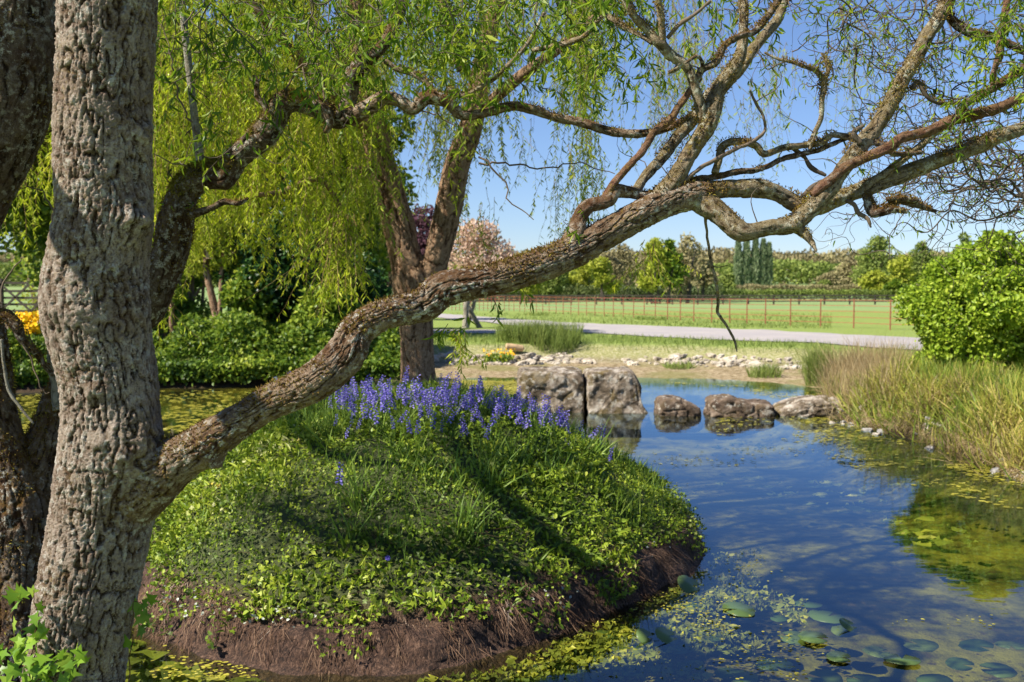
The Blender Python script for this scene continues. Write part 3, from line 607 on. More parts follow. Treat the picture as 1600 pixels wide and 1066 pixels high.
# side shoots growing from the traced branches, mostly upward
for pp_ in tips:
    L = np.linalg.norm(np.diff(pp_[:, :3], axis=0), axis=1).sum()
    for k in range(int(L * 3.0)):
        t0 = rng.random() * (len(pp_) - 1.01); a = int(t0); q = pp_[a] * (1 - t0 + a) + pp_[a + 1] * (t0 - a)
        if q[0] < .45 and rng.random() < .6: continue
        t_ = twist_twig(q[:3], (rng.normal() * .7, rng.normal() * .7, .9), .10 + .22 * rng.random()); thin(twg, t_, .0028, .0008, 5)
        if rng.random() < .45: twig_leaves(cl, t_, .5, .05, .008)
# a few small sprigs along the main limb
for (u, v, Y) in ((880, 360, 3.75), (700, 520, 3.66), (730, 500, 3.68), (812, 455, 3.74), (1000, 335, 3.88), (905, 338, 3.78), (690, 530, 3.66), (770, 480, 3.7)):
    t_ = twist_twig(P(u, v - 14, Y), (.3 * rng.normal(), .2, -.8), .07); thin(twg, t_, .0015, .0008, 4); twig_leaves(cl, t_, 3.0, .055, .009)
# dead hanging twig
hang = pxpath([(1086, 326, 3.95, 5), (1100, 330, 3.96, 6), (1104, 360, 3.97, 4), (1110, 400, 3.98, 5), (1114, 425, 3.98, 5), (1122, 455, 3.98, 5), (1123, 490, 3.99, 5), (1135, 510, 3.99, 4), (1147, 530, 4.0, 4), (1152, 550, 4.0, 2)])
gh = Geo(); tube(gh, hang, vs=.006, amp=.001, cell=.01, seed=2, wob=.5); thin(gh, interp_path(pxpath([(1112, 414, 3.98, 3), (1122, 418, 3.97, 3), (1138, 414, 3.96, 2)]), .02)[:, :3], .0028, .0015, 5)
gh.build('hanging_twig', M['bark_branch'], TREE)
twg.build('twigs', M['twig_dark'], TREE); cl.build('foliage', M['cork'], TREE, smooth=False)

# ------------------------------------------------------------------ second, mossy dark willow behind it
T2 = thing('mossy_willow', 'dark mossy twin-stemmed tree at the left edge, partly behind the big grey trunk', 'tree', tuple(P(15, 1150, 4.3)))
def part_tubes(root, name, mt, rows, vs=.006, amp=.008, cell=.022, seed=0, lump=.14, wob=0.0, lumps=(), moss=.5, md=900, ms=.012):
    g = Geo(); pp_ = pxpath(rows); tube(g, pp_, vs=vs, amp=amp, cell=cell, seed=seed, lump=lump, wob=wob, lumps=lumps)
    if moss: moss_tufts(m2, pp_, md, ms, .1, cover=moss)
    g.build(name, M[mt], root); return pp_
m2 = Geo()
part_tubes(T2, 'trunk', 'bark_dark', [(18, 1180, 4.2, 150), (22, 1080, 4.22, 130), (24, 980, 4.25, 120), (28, 880, 4.3, 110), (30, 800, 4.3, 100), (14, 720, 4.3, 60), (-2, 640, 4.3, 48), (-14, 560, 4.3, 54), (-42, 470, 4.25, 64), (-58, 390, 4.2, 76), (-40, 310, 4.2, 100), (-8, 230, 4.2, 118), (12, 160, 4.2, 132), (18, 80, 4.2, 134), (24, 0, 4.2, 130), (28, -90, 4.2, 126)], vs=.0055, amp=.014, cell=.028, seed=21, moss=.6, md=1100)
p2 = part_tubes(T2, 'stem', 'bark_dark', [(30, 830, 4.32, 80), (52, 750, 4.36, 66), (72, 690, 4.4, 60), (88, 640, 4.43, 52), (112, 590, 4.47, 50), (150, 545, 4.5, 52), (195, 505, 4.5, 54), (228, 482, 4.48, 54), (248, 440, 4.45, 50), (268, 390, 4.42, 50), (276, 345, 4.4, 52), (288, 302, 4.4, 44), (318, 276, 4.4, 42), (350, 270, 4.4, 40),
   (372, 246, 4.4, 34), (398, 224, 4.4, 36), (424, 196, 4.4, 38), (440, 166, 4.4, 36), (462, 158, 4.4, 32), (495, 168, 4.4, 33), (525, 184, 4.4, 33), (552, 180, 4.4, 30)], seed=23, amp=.011, lump=.18, lumps=[(P(350, 285, 4.35), .05, .03), (P(420, 218, 4.35), .045, .025)], moss=.6, md=1300)
part_tubes(T2, 'branch', 'bark_dark', [(540, 182, 4.4, 28), (547, 150, 4.4, 24), (550, 122, 4.4, 28), (566, 98, 4.4, 24), (592, 78, 4.42, 18), (612, 48, 4.45, 16), (628, 10, 4.5, 15), (640, -60, 4.5, 14)], seed=25, cell=.018, amp=.006, moss=.3)
part_tubes(T2, 'branch', 'bark_limb', [(545, 186, 4.4, 28), (575, 168, 4.38, 25), (600, 153, 4.36, 22), (625, 158, 4.35, 19), (645, 170, 4.35, 19), (668, 152, 4.35, 22), (700, 160, 4.36, 18), (722, 180, 4.38, 16), (760, 176, 4.4, 14), (800, 166, 4.4, 14), (835, 172, 4.42, 14), (870, 184, 4.44, 13), (910, 192, 4.45, 14), (960, 207, 4.45, 13), (1010, 208, 4.45, 12), (1050, 197, 4.4, 11), (1085, 178, 4.35, 9), (1110, 150, 4.3, 8)], seed=26, cell=.016, amp=.005, moss=.25)
part_tubes(T2, 'branch', 'bark_branch', [(600, 98, 4.42, 9), (625, 108, 4.42, 8), (650, 118, 4.4, 8), (668, 132, 4.4, 9), (680, 150, 4.38, 9)], seed=27, cell=.012, amp=.003, wob=.5, moss=.2)
part_tubes(T2, 'branch', 'bark_branch', [(700, 140, 4.35, 8), (725, 150, 4.35, 8), (745, 140, 4.35, 7), (765, 128, 4.35, 6), (800, 96, 4.3, 7), (830, 60, 4.3, 6), (850, 20, 4.3, 5)], seed=28, cell=.012, amp=.003, wob=.5, moss=.2)
part_tubes(T2, 'shoot', 'bark_pale', [(313, 252, 4.38, 13), (306, 200, 4.38, 12), (299, 140, 4.38, 11), (291, 70, 4.38, 11), (285, 10, 4.38, 10), (278, -60, 4.38, 9)], seed=29, cell=.01, amp=.001, lump=.05, moss=0)
part_tubes(T2, 'branch', 'bark_dark', [(300, 336, 4.35, 13), (330, 325, 4.33, 10), (352, 315, 4.32, 10), (372, 318, 4.3, 8), (388, 310, 4.3, 4)], seed=30, cell=.012, amp=.003, moss=.2)
part_tubes(T2, 'branch', 'bark_limb', [(425, 190, 4.38, 14), (415, 168, 4.36, 10), (402, 150, 4.35, 9), (400, 126, 4.35, 8), (396, 118, 4.35, 4)], seed=31, cell=.012, amp=.003, moss=.2)
part_tubes(T2, 'branch', 'bark_limb', [(490, 160, 4.33, 12), (508, 172, 4.3, 15), (515, 192, 4.3, 14), (508, 206, 4.3, 10)], seed=32, cell=.012, amp=.003, moss=.1)
part_tubes(T2, 'branch', 'bark_pale', [(94, 640, 4.35, 22), (88, 600, 4.35, 17), (84, 560, 4.34, 20), (86, 525, 4.34, 14), (92, 500, 4.34, 8)], seed=33, cell=.012, amp=.003, moss=.1)
part_tubes(T2, 'branch', 'bark_dark', [(-20, 500, 4.2, 16), (5, 492, 4.2, 20), (25, 508, 4.2, 18), (34, 530, 4.2, 12), (52, 548, 4.22, 8), (70, 572, 4.3, 8), (84, 585, 4.33, 9)], seed=34, cell=.012, amp=.004, moss=.5)
part_tubes(T2, 'branch', 'bark_pale', [(2, 530, 4.1, 5), (6, 570, 4.1, 5), (14, 610, 4.1, 6), (34, 640, 4.1, 5), (52, 662, 4.1, 3)], seed=35, cell=.012, amp=.001, moss=0)
m2.build('moss', M['moss'], T2); m3 = Geo()
for rows in ([(284, 306, 4.4, 44), (305, 280, 4.4, 43), (330, 270, 4.4, 42), (352, 270, 4.4, 40), (368, 250, 4.4, 36)], [(400, 222, 4.4, 37), (424, 196, 4.4, 39), (438, 172, 4.4, 37)], [(455, 160, 4.4, 33), (480, 162, 4.4, 33)]): moss_tufts(m3, pxpath(rows), 9000, .009, .55, cover=.95)
m3.build('moss', M['moss_gold'], T2)
g = Geo(); gl2 = Geo()
for rows in ([(0, 470, 4.1), (8, 440, 4.1), (22, 425, 4.1), (30, 410, 4.1), (39, 404, 4.1)], [(30, 530, 4.2), (48, 560, 4.2), (66, 600, 4.2), (76, 615, 4.2)], [(70, 572, 4.25), (56, 545, 4.25), (44, 515, 4.25)],
             [(400, 130, 4.3), (370, 95, 4.3), (340, 85, 4.3), (300, 80, 4.3), (270, 60, 4.3)], [(495, 165, 4.35), (478, 110, 4.35), (490, 60, 4.35), (480, -20, 4.35)], [(512, 165, 4.35), (500, 100, 4.35), (510, 40, 4.35), (515, -20, 4.35)],
             [(310, 215, 4.36), (280, 150, 4.36), (262, 70, 4.36), (240, 20, 4.36)], [(300, 268, 4.38), (270, 250, 4.36), (240, 240, 4.36)], [(100, 350, 4.3), (60, 300, 4.3), (20, 290, 4.3)], [(95, 205, 4.3), (60, 207, 4.3)],
             [(749, 244, 4.4), (770, 262, 4.4), (790, 284, 4.4), (793, 308, 4.4), (812, 326, 4.4), (830, 346, 4.4)], [(545, 130, 4.4), (700, 190, 4.45), (740, 220, 4.42), (749, 244, 4.4)],
             [(749, 258, 4.4), (800, 256, 4.45), (850, 262, 4.5), (905, 258, 4.5), (960, 272, 4.5)], [(420, 185, 4.4), (450, 130, 4.4), (470, 100, 4.4), (520, 92, 4.4), (560, 60, 4.4)]):
    p = interp_path([(*P(*r), .003) for r in rows], .03); p[:, :3] += .006 * rng.normal(size=(len(p), 3)); g = Geo(); thin(g, p[:, :3], .0048, .002, 6); g.build('twig', M['twig'], T2)
# unseen boughs added above the frame to dapple the island and shade the trunk
g2 = Geo(); g3 = Geo()
for k, pts in enumerate(([(-2.15, 4.3, 3.5, .09), (-2.46, 3.7, 3.56, .085), (-2.54, 3.1, 3.50, .08), (-2.5, 2.4, 3.6, .07), (-2.9, 1.6, 3.7, .06)], [(-2.15, 4.2, 3.7, .09), (-2.7, 4.9, 4.1, .075), (-3.3, 5.7, 4.35, .065), (-3.5, 6.6, 4.7, .055), (-2.9, 7.4, 5.2, .045), (-2.0, 7.9, 5.6, .035)], [(-3.3, 5.7, 4.35, .05), (-4.1, 5.9, 4.3, .045), (-4.8, 6.6, 4.6, .035), (-5.0, 7.6, 5.0, .025)],
        [(-2.7, 4.9, 4.1, .05), (-3.3, 4.8, 4.0, .04), (-4.1, 5.0, 4.0, .03), (-4.8, 5.4, 4.3, .025)], [(-3.3, 5.7, 4.35, .06), (-2.8, 6.3, 4.35, .055), (-2.1, 6.6, 4.4, .05), (-1.5, 7.5, 4.7, .045), (-.6, 8.2, 5.0, .035)], [(-3.5, 6.6, 4.7, .05), (-3.0, 7.6, 4.8, .05), (-2.3, 8.6, 5.0, .04), (-1.4, 9.2, 5.3, .03)], [(-2.7, 4.9, 4.1, .05), (-2.2, 5.5, 4.1, .05), (-1.9, 6.2, 4.3, .04), (-1.0, 6.6, 4.5, .03)], [(-1.65, 4.4, 4.2, .05), (-1.5, 5.2, 4.6, .045), (-2.1, 6.2, 5.0, .04), (-1.7, 7.2, 5.6, .03), (-.9, 7.9, 6.0, .025)])):
    g = Geo(); pts = np.array(pts); p = tube(g, pts, vs=.02, amp=.006, cell=.02, seed=60 + k, lump=.2, wob=.6); g.build('shade_bough', M['bark_dark'], T2)
    for q in range(70 if k else 0):
        a = p[rng.integers(len(p) // 3, len(p)), :3]; t_ = twist_twig(a, rdir(1)[0] + np.array([0, 0, .4]), .9 * (.5 + rng.random()), step=.05); k_ = t_[:, 2] > 2.1 + .300 * t_[:, 1]; t_ = t_[k_]
        if len(t_) > 3: thin(g2, t_, .008, .003, 4); twig_leaves(g3, t_, 1.5, .09, .024, shape='rhomb')  # unseen twigs and leaf sprays, added to break up the sun on the island
g2.build('shade_bough_twigs', M['twig_dark'], T2)['kind'] = 'stuff'; g3.build('foliage', M['cork'], T2, smooth=False)
# ivy round the foot of the trunks
IV = thing('ivy', 'bright star-shaped ivy leaves climbing the foot of the big trunk at the bottom left', 'ivy', tuple(P(60, 1150, 3.3)))
g = Geo(); n = 95
u = np.concatenate([rng.uniform(-10, 120, 60), rng.uniform(20, 60, 20), rng.uniform(95, 130, 5), rng.uniform(196, 238, 10)]); v = np.concatenate([rng.uniform(1010, 1100, 60), rng.uniform(920, 1020, 20), rng.uniform(1010, 1040, 5), np.array([915, 938, 955, 962, 950, 975, 985, 1000, 930, 948])])
q = P(u, v, np.where(u > 180, 3.5, 3.28) + .1 * rng.random(n)); leaves(g, q, nrm(rdir(n) * .6 + np.array([.2, -.3, -.35])), nrm(rdir(n) * .5 + np.array([-.2, -.8, .6])), .052 * (.6 + .7 * rng.random(n)), .060 * (.6 + .7 * rng.random(n)), 'ivy')
g.build('leaves', M['ivy'], IV)
g = Geo()
for rows in ([(55, 1100), (52, 1020), (56, 960), (54, 920)], [(20, 1090), (60, 1060), (110, 1035), (125, 1010)], [(200, 1100), (205, 1000), (210, 940), (230, 955)], [(48, 1066), (50, 1000), (60, 975)]):
    p = interp_path([(*P(a, b, 3.34 if a < 180 else 3.52), .003) for a, b in rows], .03); g = Geo(); thin(g, p[:, :3] + .004 * rng.normal(size=(len(p), 3)), .0025, .0015, 5); g.build('stem', M['bark_red'], IV)

# ------------------------------------------------------------------ weeping willow on the island
WY = 10.3; base = P(655, 615, WY)
WW = thing('weeping_willow', 'weeping willow with forked trunk standing on the island among bluebells, its golden green curtains hanging', 'tree', (base[0], base[1], .95))
def wt(name, rows, seed, amp=.016, cell=.036, vs=.014):
    g = Geo(); pp_ = pxpath(rows); tube(g, pp_, vs=vs, amp=amp, cell=cell, seed=seed, lump=.07); g.build(name, M['bark_weep'], WW); return pp_
wt('trunk', [(660, 660, WY, 80), (655, 610, WY, 58), (652, 560, WY, 52), (650, 500, WY, 54), (648, 460, WY, 62), (645, 435, WY, 64), (635, 405, WY, 50), (622, 350, WY, 48), (606, 290, WY, 44), (592, 240, WY, 42), (582, 190, WY, 38), (572, 120, WY, 34), (560, 30, WY, 30), (545, -80, WY, 26)], 41)
wt('limb', [(655, 450, WY - .02, 50), (675, 422, WY, 44), (688, 380, WY, 40), (702, 320, WY, 42), (714, 260, WY, 40), (730, 215, WY, 38), (742, 170, WY, 32), (755, 90, WY, 28), (775, 10, WY, 24), (800, -80, WY, 20)], 42)
wb = [wt('branch', [(590, 268, WY, 14), (565, 266, WY - .1, 12), (545, 266, WY - .2, 10)], 43, .004, .03),
      wt('branch', [(590, 215, WY, 20), (520, 150, WY - .6, 18), (440, 60, WY - 1, 16), (350, -40, WY - 1.2, 14)], 44, .005, .03),
      wt('branch', [(735, 190, WY, 20), (800, 130, WY - .4, 18), (880, 70, WY - .8, 15), (960, 0, WY - 1, 12)], 45, .005, .03),
      wt('branch', [(722, 110, WY - .6, 16), (705, 60, WY - .6, 15), (690, 0, WY - .6, 14), (680, -60, WY - .6, 13)], 46, .005, .03),
      wt('branch', [(535, 330, WY - .5, 8), (500, 280, WY - .6, 10), (440, 300, WY - .8, 9), (400, 305, WY - 1, 6)], 47, .003, .03)]
lg = Geo(); lg2 = Geo(); sg = Geo()
def strand(u, v0, v1, Y, green=False, per=38, L=.062):
    a = P(u, v0, Y); zb = P(u, v1, Y)[2]; ln = a[2] - zb
    if ln < .1: return
    n = max(4, int(ln / .09)); t = np.linspace(0, 1, n)[:, None]
    sway = np.array([rng.normal() * .2, rng.normal() * .16, 0]); c = a + t * np.array([0, 0, -ln]) + sway * t ** 1.5 + .015 * np.cumsum(rng.normal(size=(n, 3)) * np.array([1, 1, 0]), 0)
    thin(sg, c, .0035, .0012, 3)
    m = int(ln * per); k = rng.random(m) * (n - 1.001); ki = k.astype(int); q = c[ki] * (1 - (k - ki))[:, None] + c[ki + 1] * (k - ki)[:, None]
    D = rdir(m) * np.array([1, 1, .5]) + np.array([0, 0, -.95])
    leaves(lg2 if green else lg, q, D, rdir(m), L * (.6 + .9 * rng.random(m)), .0135 * (.7 + .6 * rng.random(m)), 'rhomb', rnd=np.clip(rng.random(m) * .5 + rng.random() * .7 - .1, 0, 1))
def bottoms(u):
    return np.interp(u, [-60, 60, 120, 240, 300, 345, 380, 420, 470, 520, 570, 600, 640, 700, 760, 820, 900, 960, 1000, 1100, 1200, 1300, 1400], [330, 340, 300, 450, 390, 360, 420, 380, 400, 470, 400, 300, 220, 290, 230, 260, 330, 300, 240, 170, 150, 240, 200])
def dens_top(u): return np.interp(u, [0, 600, 760, 950, 1200, 1500], [-260, -260, -200, -120, -60, -40])
for k in range(2350):
    if k < 1300 and rng.random() < .2: continue
    if k < 1300: u = rng.uniform(-80, 610); Y = rng.uniform(8.3, 11.8)
    elif k < 1980: u = rng.uniform(560, 960); Y = rng.uniform(8.8, 12.2)
    else: u = rng.uniform(900, 1240) ; Y = rng.uniform(9.5, 13)
    if k > 1650 and 560 < u < 960: vtop_only = True
    else: vtop_only = False
    if 600 < u < 950 and not vtop_only and fbm(np.array([[u / 45., Y * .2, 1.5]]), 2, 3)[0] < -.1: continue
    if u > 930 and fbm(np.array([[u / 40., Y * .1, 7.5]]), 2, 3)[0] < .02: continue
    if u < 120 and rng.random() < .45: continue
    vb = bottoms(u) + rng.normal() * 35 + 45 * fbm(np.array([[u / 30., Y, 3.]]), 2, 9)[0]
    if vtop_only: vb = min(vb, 130 + 40 * rng.normal())
    vt = rng.uniform(dens_top(u), min(vb - 60, 180) ) if rng.random() < .75 else rng.uniform(60, max(vb - 60, 80))
    strand(u, vt, min(vb, vt + rng.uniform(120, 420)), Y, green=(u > 560 and rng.random() < (.35 if vtop_only else .75)), per=52 if u < 600 else (44 if u < 960 else 24))
for (u, v0, v1, c) in ((705, 300, 380, 5), (722, 290, 415, 6), (752, 300, 430, 6), (770, 310, 400, 4), (640, 300, 360, 4), (675, 220, 330, 6), (815, 200, 300, 6), (865, 260, 380, 7), (905, 240, 400, 8), (940, 250, 350, 6), (600, 220, 330, 5), (1325, 60, 190, 8), (1345, 50, 170, 7), (1370, 60, 170, 5), (1180, 130, 260, 7), (1205, 90, 250, 8), (1150, 200, 250, 4), (1420, 150, 200, 4), (1230, 60, 210, 7), (1060, 60, 180, 7)):
    for k in range(c): strand(u + rng.normal() * 10, v0 + rng.uniform(-20, 40), v1 + rng.normal() * 25, 12 + rng.random(), True, 22)
for k in range(7): strand(712 + rng.normal() * 5, 500 + 20 * rng.random(), 560 + 24 * rng.random(), 7.5, False, 70)
for k in range(12): strand(1024 + rng.normal() * 7, 372 + 20 * rng.random(), 425 + 40 * rng.random(), 8.2, k > 6, 60)
for k in range(30):
    u = 535 + rng.normal() * 16; strand(u, 330 + 30 * rng.random(), 470 - abs(u - 520) * 1.2 + 40 * rng.random(), 8.4, False, 40)
for k in range(16):
    u = 240 + rng.normal() * 12; strand(u, 400 + 40 * rng.random(), 500 + 45 * rng.random(), 8.4, False, 30)
lg.build('foliage', M['weep'], WW, smooth=False); lg2.build('foliage', M['weep_gr'], WW, smooth=False); sg.build('twigs', M['twig_yel'], WW)

# ------------------------------------------------------------------ island planting
def visible_uv(n, poly):
    poly = np.array(poly, float); u = rng.uniform(poly[:, 0].min(), poly[:, 0].max(), n * 3); v = rng.uniform(poly[:, 1].min(), poly[:, 1].max(), n * 3)
    k = sdist(u, v, poly) < 0; return u[k][:n], v[k][:n]
def island_pts(n, r0=0, r1=.95, front=True):
    a = rng.uniform(-math.pi, math.pi, n); r = np.sqrt(rng.uniform(r0 ** 2, r1 ** 2, n)); rad = irad(a) * r
    X = IC[0] + rad * np.cos(a); Y = IC[1] + rad * np.sin(a); Z, rho = iz(X, Y); return np.stack([X, Y, Z], 1), rho
def inorm(q):
    e = .04; zx = iz(q[:, 0] + e, q[:, 1])[0] - iz(q[:, 0] - e, q[:, 1])[0]; zy = iz(q[:, 0], q[:, 1] + e)[0] - iz(q[:, 0], q[:, 1] - e)[0]
    return nrm(np.stack([-zx, -zy, np.full(len(q), 2 * e)], 1))
g = Geo(); q, rho = island_pts(84000, 0, .99)
edge = fbm(q * np.array([3, 3, 0]), 3, 77) * .08; k = rho < .962 + edge; q = q[k]; n = len(q); N = inorm(q)
hgt = .04 + .13 * np.clip(fbm(q * np.array([2.2, 2.2, 0]) + 4, 3, 12) + .4, 0, 1.2)
q = q + N * (hgt * rng.random(n) ** .6)[:, None]
cl_ = np.clip(.46 + .7 * fbm(q * 2.2, 3, 55) + .30 * rng.normal(size=n), 0, 1)
sp1 = fbm(q * 1.7, 2, 5); sz = (.014 + .024 * rng.random(n)) * np.where(sp1 > .1, 1.25, .85)
Dl = rdir(n) * .9 + N * .2 + np.array([-.1, -.2, .0]); Nl = nrm(N + .9 * rng.normal(size=(n, 3)) * .7); kind = rng.random(n) + .5 * sp1
for (lo, hi, shp, a_, b_) in ((-9, .38, 'broad', 1, .8), (.38, .7, 'ivy', 1.05, .95), (.7, 1.0, 'rhomb', 1.15, .6), (1.0, 9, 'lance', 2.2, .45)):
    k = (kind >= lo) & (kind < hi); leaves(g, q[k], Dl[k] + (N[k] * .8 if shp == 'lance' else 0), Nl[k], sz[k] * a_, sz[k] * b_, shp, rnd=cl_[k])
tag(g.build('ground_cover', M['cover'], smooth=False), 'dense ivy and clover-like ground cover over the whole island mound', 'ground cover', kind='stuff')
g = Geo(); stg = Geo()
# long grass: ring near the top, right and left shoulders
q, rho = island_pts(22000, 0, .9); fgr = fbm(q * np.array([1.6, 1.6, 0]) + 9, 3, 61) + 1.1 * ss(.62, .2, rho) + .35 * ss(8.0, 9.0, q[:, 1]) - .15
k = fgr + .25 * rng.normal(size=len(q)) > .35; q = q[k]; n = len(q)
leaves(g, q, nrm(np.stack([.45 * rng.normal(size=n), .35 * rng.normal(size=n), np.ones(n)], 1)), rdir(n), .10 + .16 * rng.random(n), .005 + .004 * rng.random(n), 'blade', curl=rng.random(n) * 1.6)
for t_ in hit_island(rng.uniform(300, 1040, 130), rng.uniform(660, 1000, 130), .05):
    st_ = twist_twig(t_, rdir(1)[0] * np.array([1, .6, .25]) + np.array([0, -.1, .12]), .1 + .3 * rng.random(), step=.02, curl=.25); thin(stg, st_, .0022, .001, 4)
tufts = hit_island(np.array([395, 365, 420, 560, 515, 480, 640, 700, 760, 770, 800, 845, 730, 860, 400, 720, 560, 610, 905, 930, 560]), np.array([700, 730, 670, 800, 690, 690, 720, 770, 740, 770, 740, 700, 830, 760, 690, 850, 845, 690, 720, 720, 780]))
for t_ in tufts:
    n = 26; leaves(g, t_ + rng.normal(size=(n, 3)) * .05 * np.array([1, 1, .1]), nrm(np.stack([.5 * rng.normal(size=n), .4 * rng.normal(size=n), np.ones(n)], 1)), rdir(n), .18 + .16 * rng.random(n), .009 + .005 * rng.random(n), 'blade', curl=.5 + rng.random(n) * 1.8)
tag(g.build('long_grass', M['grass'], smooth=False), 'long grass blades and bulb leaves growing through the island ground cover', 'grass', kind='stuff')
tag(stg.build('dead_stems', M['root']), 'thin dead stems lying through the island ground cover', 'dead stems', kind='stuff')
# fibrous bank
g = Geo(); a = rng.uniform(-math.pi, math.pi, 26000); a = a[(np.sin(a) < .6)]; n = len(a); r = irad(a) * rng.uniform(.90, 1.0, n)
X = IC[0] + r * np.cos(a); Y = IC[1] + r * np.sin(a); Z = iz(X, Y)[0]; O = np.stack([np.cos(a), np.sin(a), a * 0], 1)
q = np.stack([X, Y, Z + .01], 1) + O * .03; cover_ = fbm(q * 5, 2, 5) > -.15
q, O = q[cover_], O[cover_]; n = len(q)
leaves(g, q, nrm(O * .55 + np.array([0, 0, -1.0]) + .38 * rng.normal(size=(n, 3))), O, .05 + .12 * rng.random(n) ** 2, .0035, 'blade', rnd=np.clip(.5 + .45 * fbm(q * 9, 2, 3) + .3 * rng.normal(size=n), 0, 1), curl=-.4 + .8 * rng.random(n))
tag(g.build('root_fringe', M['root'], smooth=False), 'brown matted roots and dead grass hanging down the island bank', 'roots', kind='stuff')
g = Geo(); 
for (u0, v0, sp_, c) in ((300, 950, 40, 22), (440, 965, 30, 18), (385, 975, 30, 8), (880, 935, 30, 8), (1000, 860, 25, 6), (270, 930, 18, 9)):
    q = hit_island(u0 + rng.normal(size=c) * sp_, v0 + rng.normal(size=c) * 8, .02); n = len(q)
    if n: leaves(g, q + np.array([0, -.03, .02]), rdir(n), nrm(rdir(n) * .5 + np.array([0, -.6, .7])), .022, .018, 'broad')
tag(g.build('pale_leaves', M['white_leaf'], smooth=False), 'scattered pale silvery dead leaves along the top edge of the bank', 'dead leaves', kind='stuff')

# bluebells
def bluebell_mesh(seed):
    r = np.random.default_rng(seed); gs = Geo(); gf = Geo(); h = .27 + .07 * r.random(); lean = r.normal(size=2) * .03
    t = np.linspace(0, 1, 9); c = np.stack([lean[0] * t ** 2, lean[1] * t ** 2, h * t], 1); thin(gs, c, .003, .0015, 5)
    for k in range(15):
        tt = .60 + .40 * k / 14; b = np.array([lean[0] * tt ** 2, lean[1] * tt ** 2, h * tt]); an = k * 2.4 + r.random(); o = np.array([math.cos(an), math.sin(an), 0])
        p0 = b + o * .005; sz = .021 * (1.05 - .4 * (k / 14)); d = nrm(o * .9 + np.array([0, 0, -.45 + .7 * k / 14])); T = d; N_ = nrm(np.cross(T, [0, 0, 1.])); B_ = np.cross(T, N_)
        rings = []
        for (f, rr) in ((0, .25), (.3, .42), (.75, .40), (1.0, .62)):
            th = np.linspace(0, 2 * math.pi, 6, endpoint=False) + .5
            rings.append(p0 + T * sz * f + (N_ * np.cos(th)[:, None] + B_ * np.sin(th)[:, None]) * sz * rr * .75)
        V = np.vstack(rings); i = np.arange(3)[:, None] * 6; j = np.arange(6)[None]; j2 = (j + 1) % 6
        gf.add(V, np.stack([i + j, i + j2, i + 6 + j2, i + 6 + j], -1).reshape(-1, 4), rnd=r.random())
    return gs, gf
protos = []
for k in range(5):
    root = thing('bluebell', 'violet blue bluebell spike in the thick drift round the weeping willow', 'flower', (0, 0, 0), 'bluebells in the drift on top of the island')
    gs, gf = bluebell_mesh(100 + k); gs.build('stem', M['grass'], root); gf.build('blossom', M['bell'], root); protos.append(root)
bu = []; bv = []
def band(n, u0, u1, va, vb, sg_=9):
    u = rng.uniform(u0, u1, n); t = (u - u0) / (u1 - u0); return u, va + (vb - va) * t + rng.normal(size=n) * sg_
for a in (band(92, 500, 700, 642, 652, 13), band(72, 690, 800, 650, 664, 14), band(50, 790, 880, 660, 684, 10), band(20, 870, 960, 690, 720, 10), band(26, 520, 760, 680, 690, 14)): bu.append(a[0]); bv.append(a[1])
bu = np.concatenate(bu); bv = np.concatenate(bv)
Q = hit_island(bu, bv); Qs = list(Q)
q2, rho2 = island_pts(600, 0, .5); k = (q2[:, 1] > 8.9) & (q2[:, 1] < 10.6) & (q2[:, 0] > -1.95) & (q2[:, 0] < .35); Qs += list(q2[k][:36])
first = {}
for n_, q in enumerate(Qs):
    pr = protos[n_ % 5]
    if n_ < 5: o = pr
    else: o = copy_tree(pr)
    o.location = (q[0], q[1], q[2] - .01); o.rotation_euler = (rng.normal() * .2, rng.normal() * .2, rng.random() * 6.28); s = .58 + .44 * rng.random(); o.scale = (s, s, s)
for (u, v, lab) in ((527, 800, 'lone bluebell standing by itself on the front slope of the island'), (436, 640, 'leftmost bluebell, a short spike just above the long limb'), (452, 632, 'pale bluebell second from the left, next to the leftmost one above the limb'),
                    (592, 700, 'small bluebell on the front edge of the drift, under the left end of it')):
    q = hit_island(np.array([u]), np.array([v]))
    if len(q) == 0: q = np.array([P(u, v, 9.5)])
    o = copy_tree(protos[0]); o['label'] = lab; del o['group']; o.location = q[0]; o.rotation_euler = (0, .05, rng.random() * 6)
g = Geo(); q = hit_island(np.array([607.]), np.array([880.]), .08)[0]; 
n = 7; leaves(g, np.repeat(q[None] + np.array([0, -.03, .04]), n, 0), np.stack([np.cos(np.arange(n) * .9), -.4 + 0 * np.arange(n), np.sin(np.arange(n) * .9)], 1), np.tile([0., -1, .4], (n, 1)), .02, .016, 'broad', rnd=.4)
tag(g.build('periwinkle', M['bell'], smooth=False), 'single round purple flower low on the front slope of the island', 'flower')

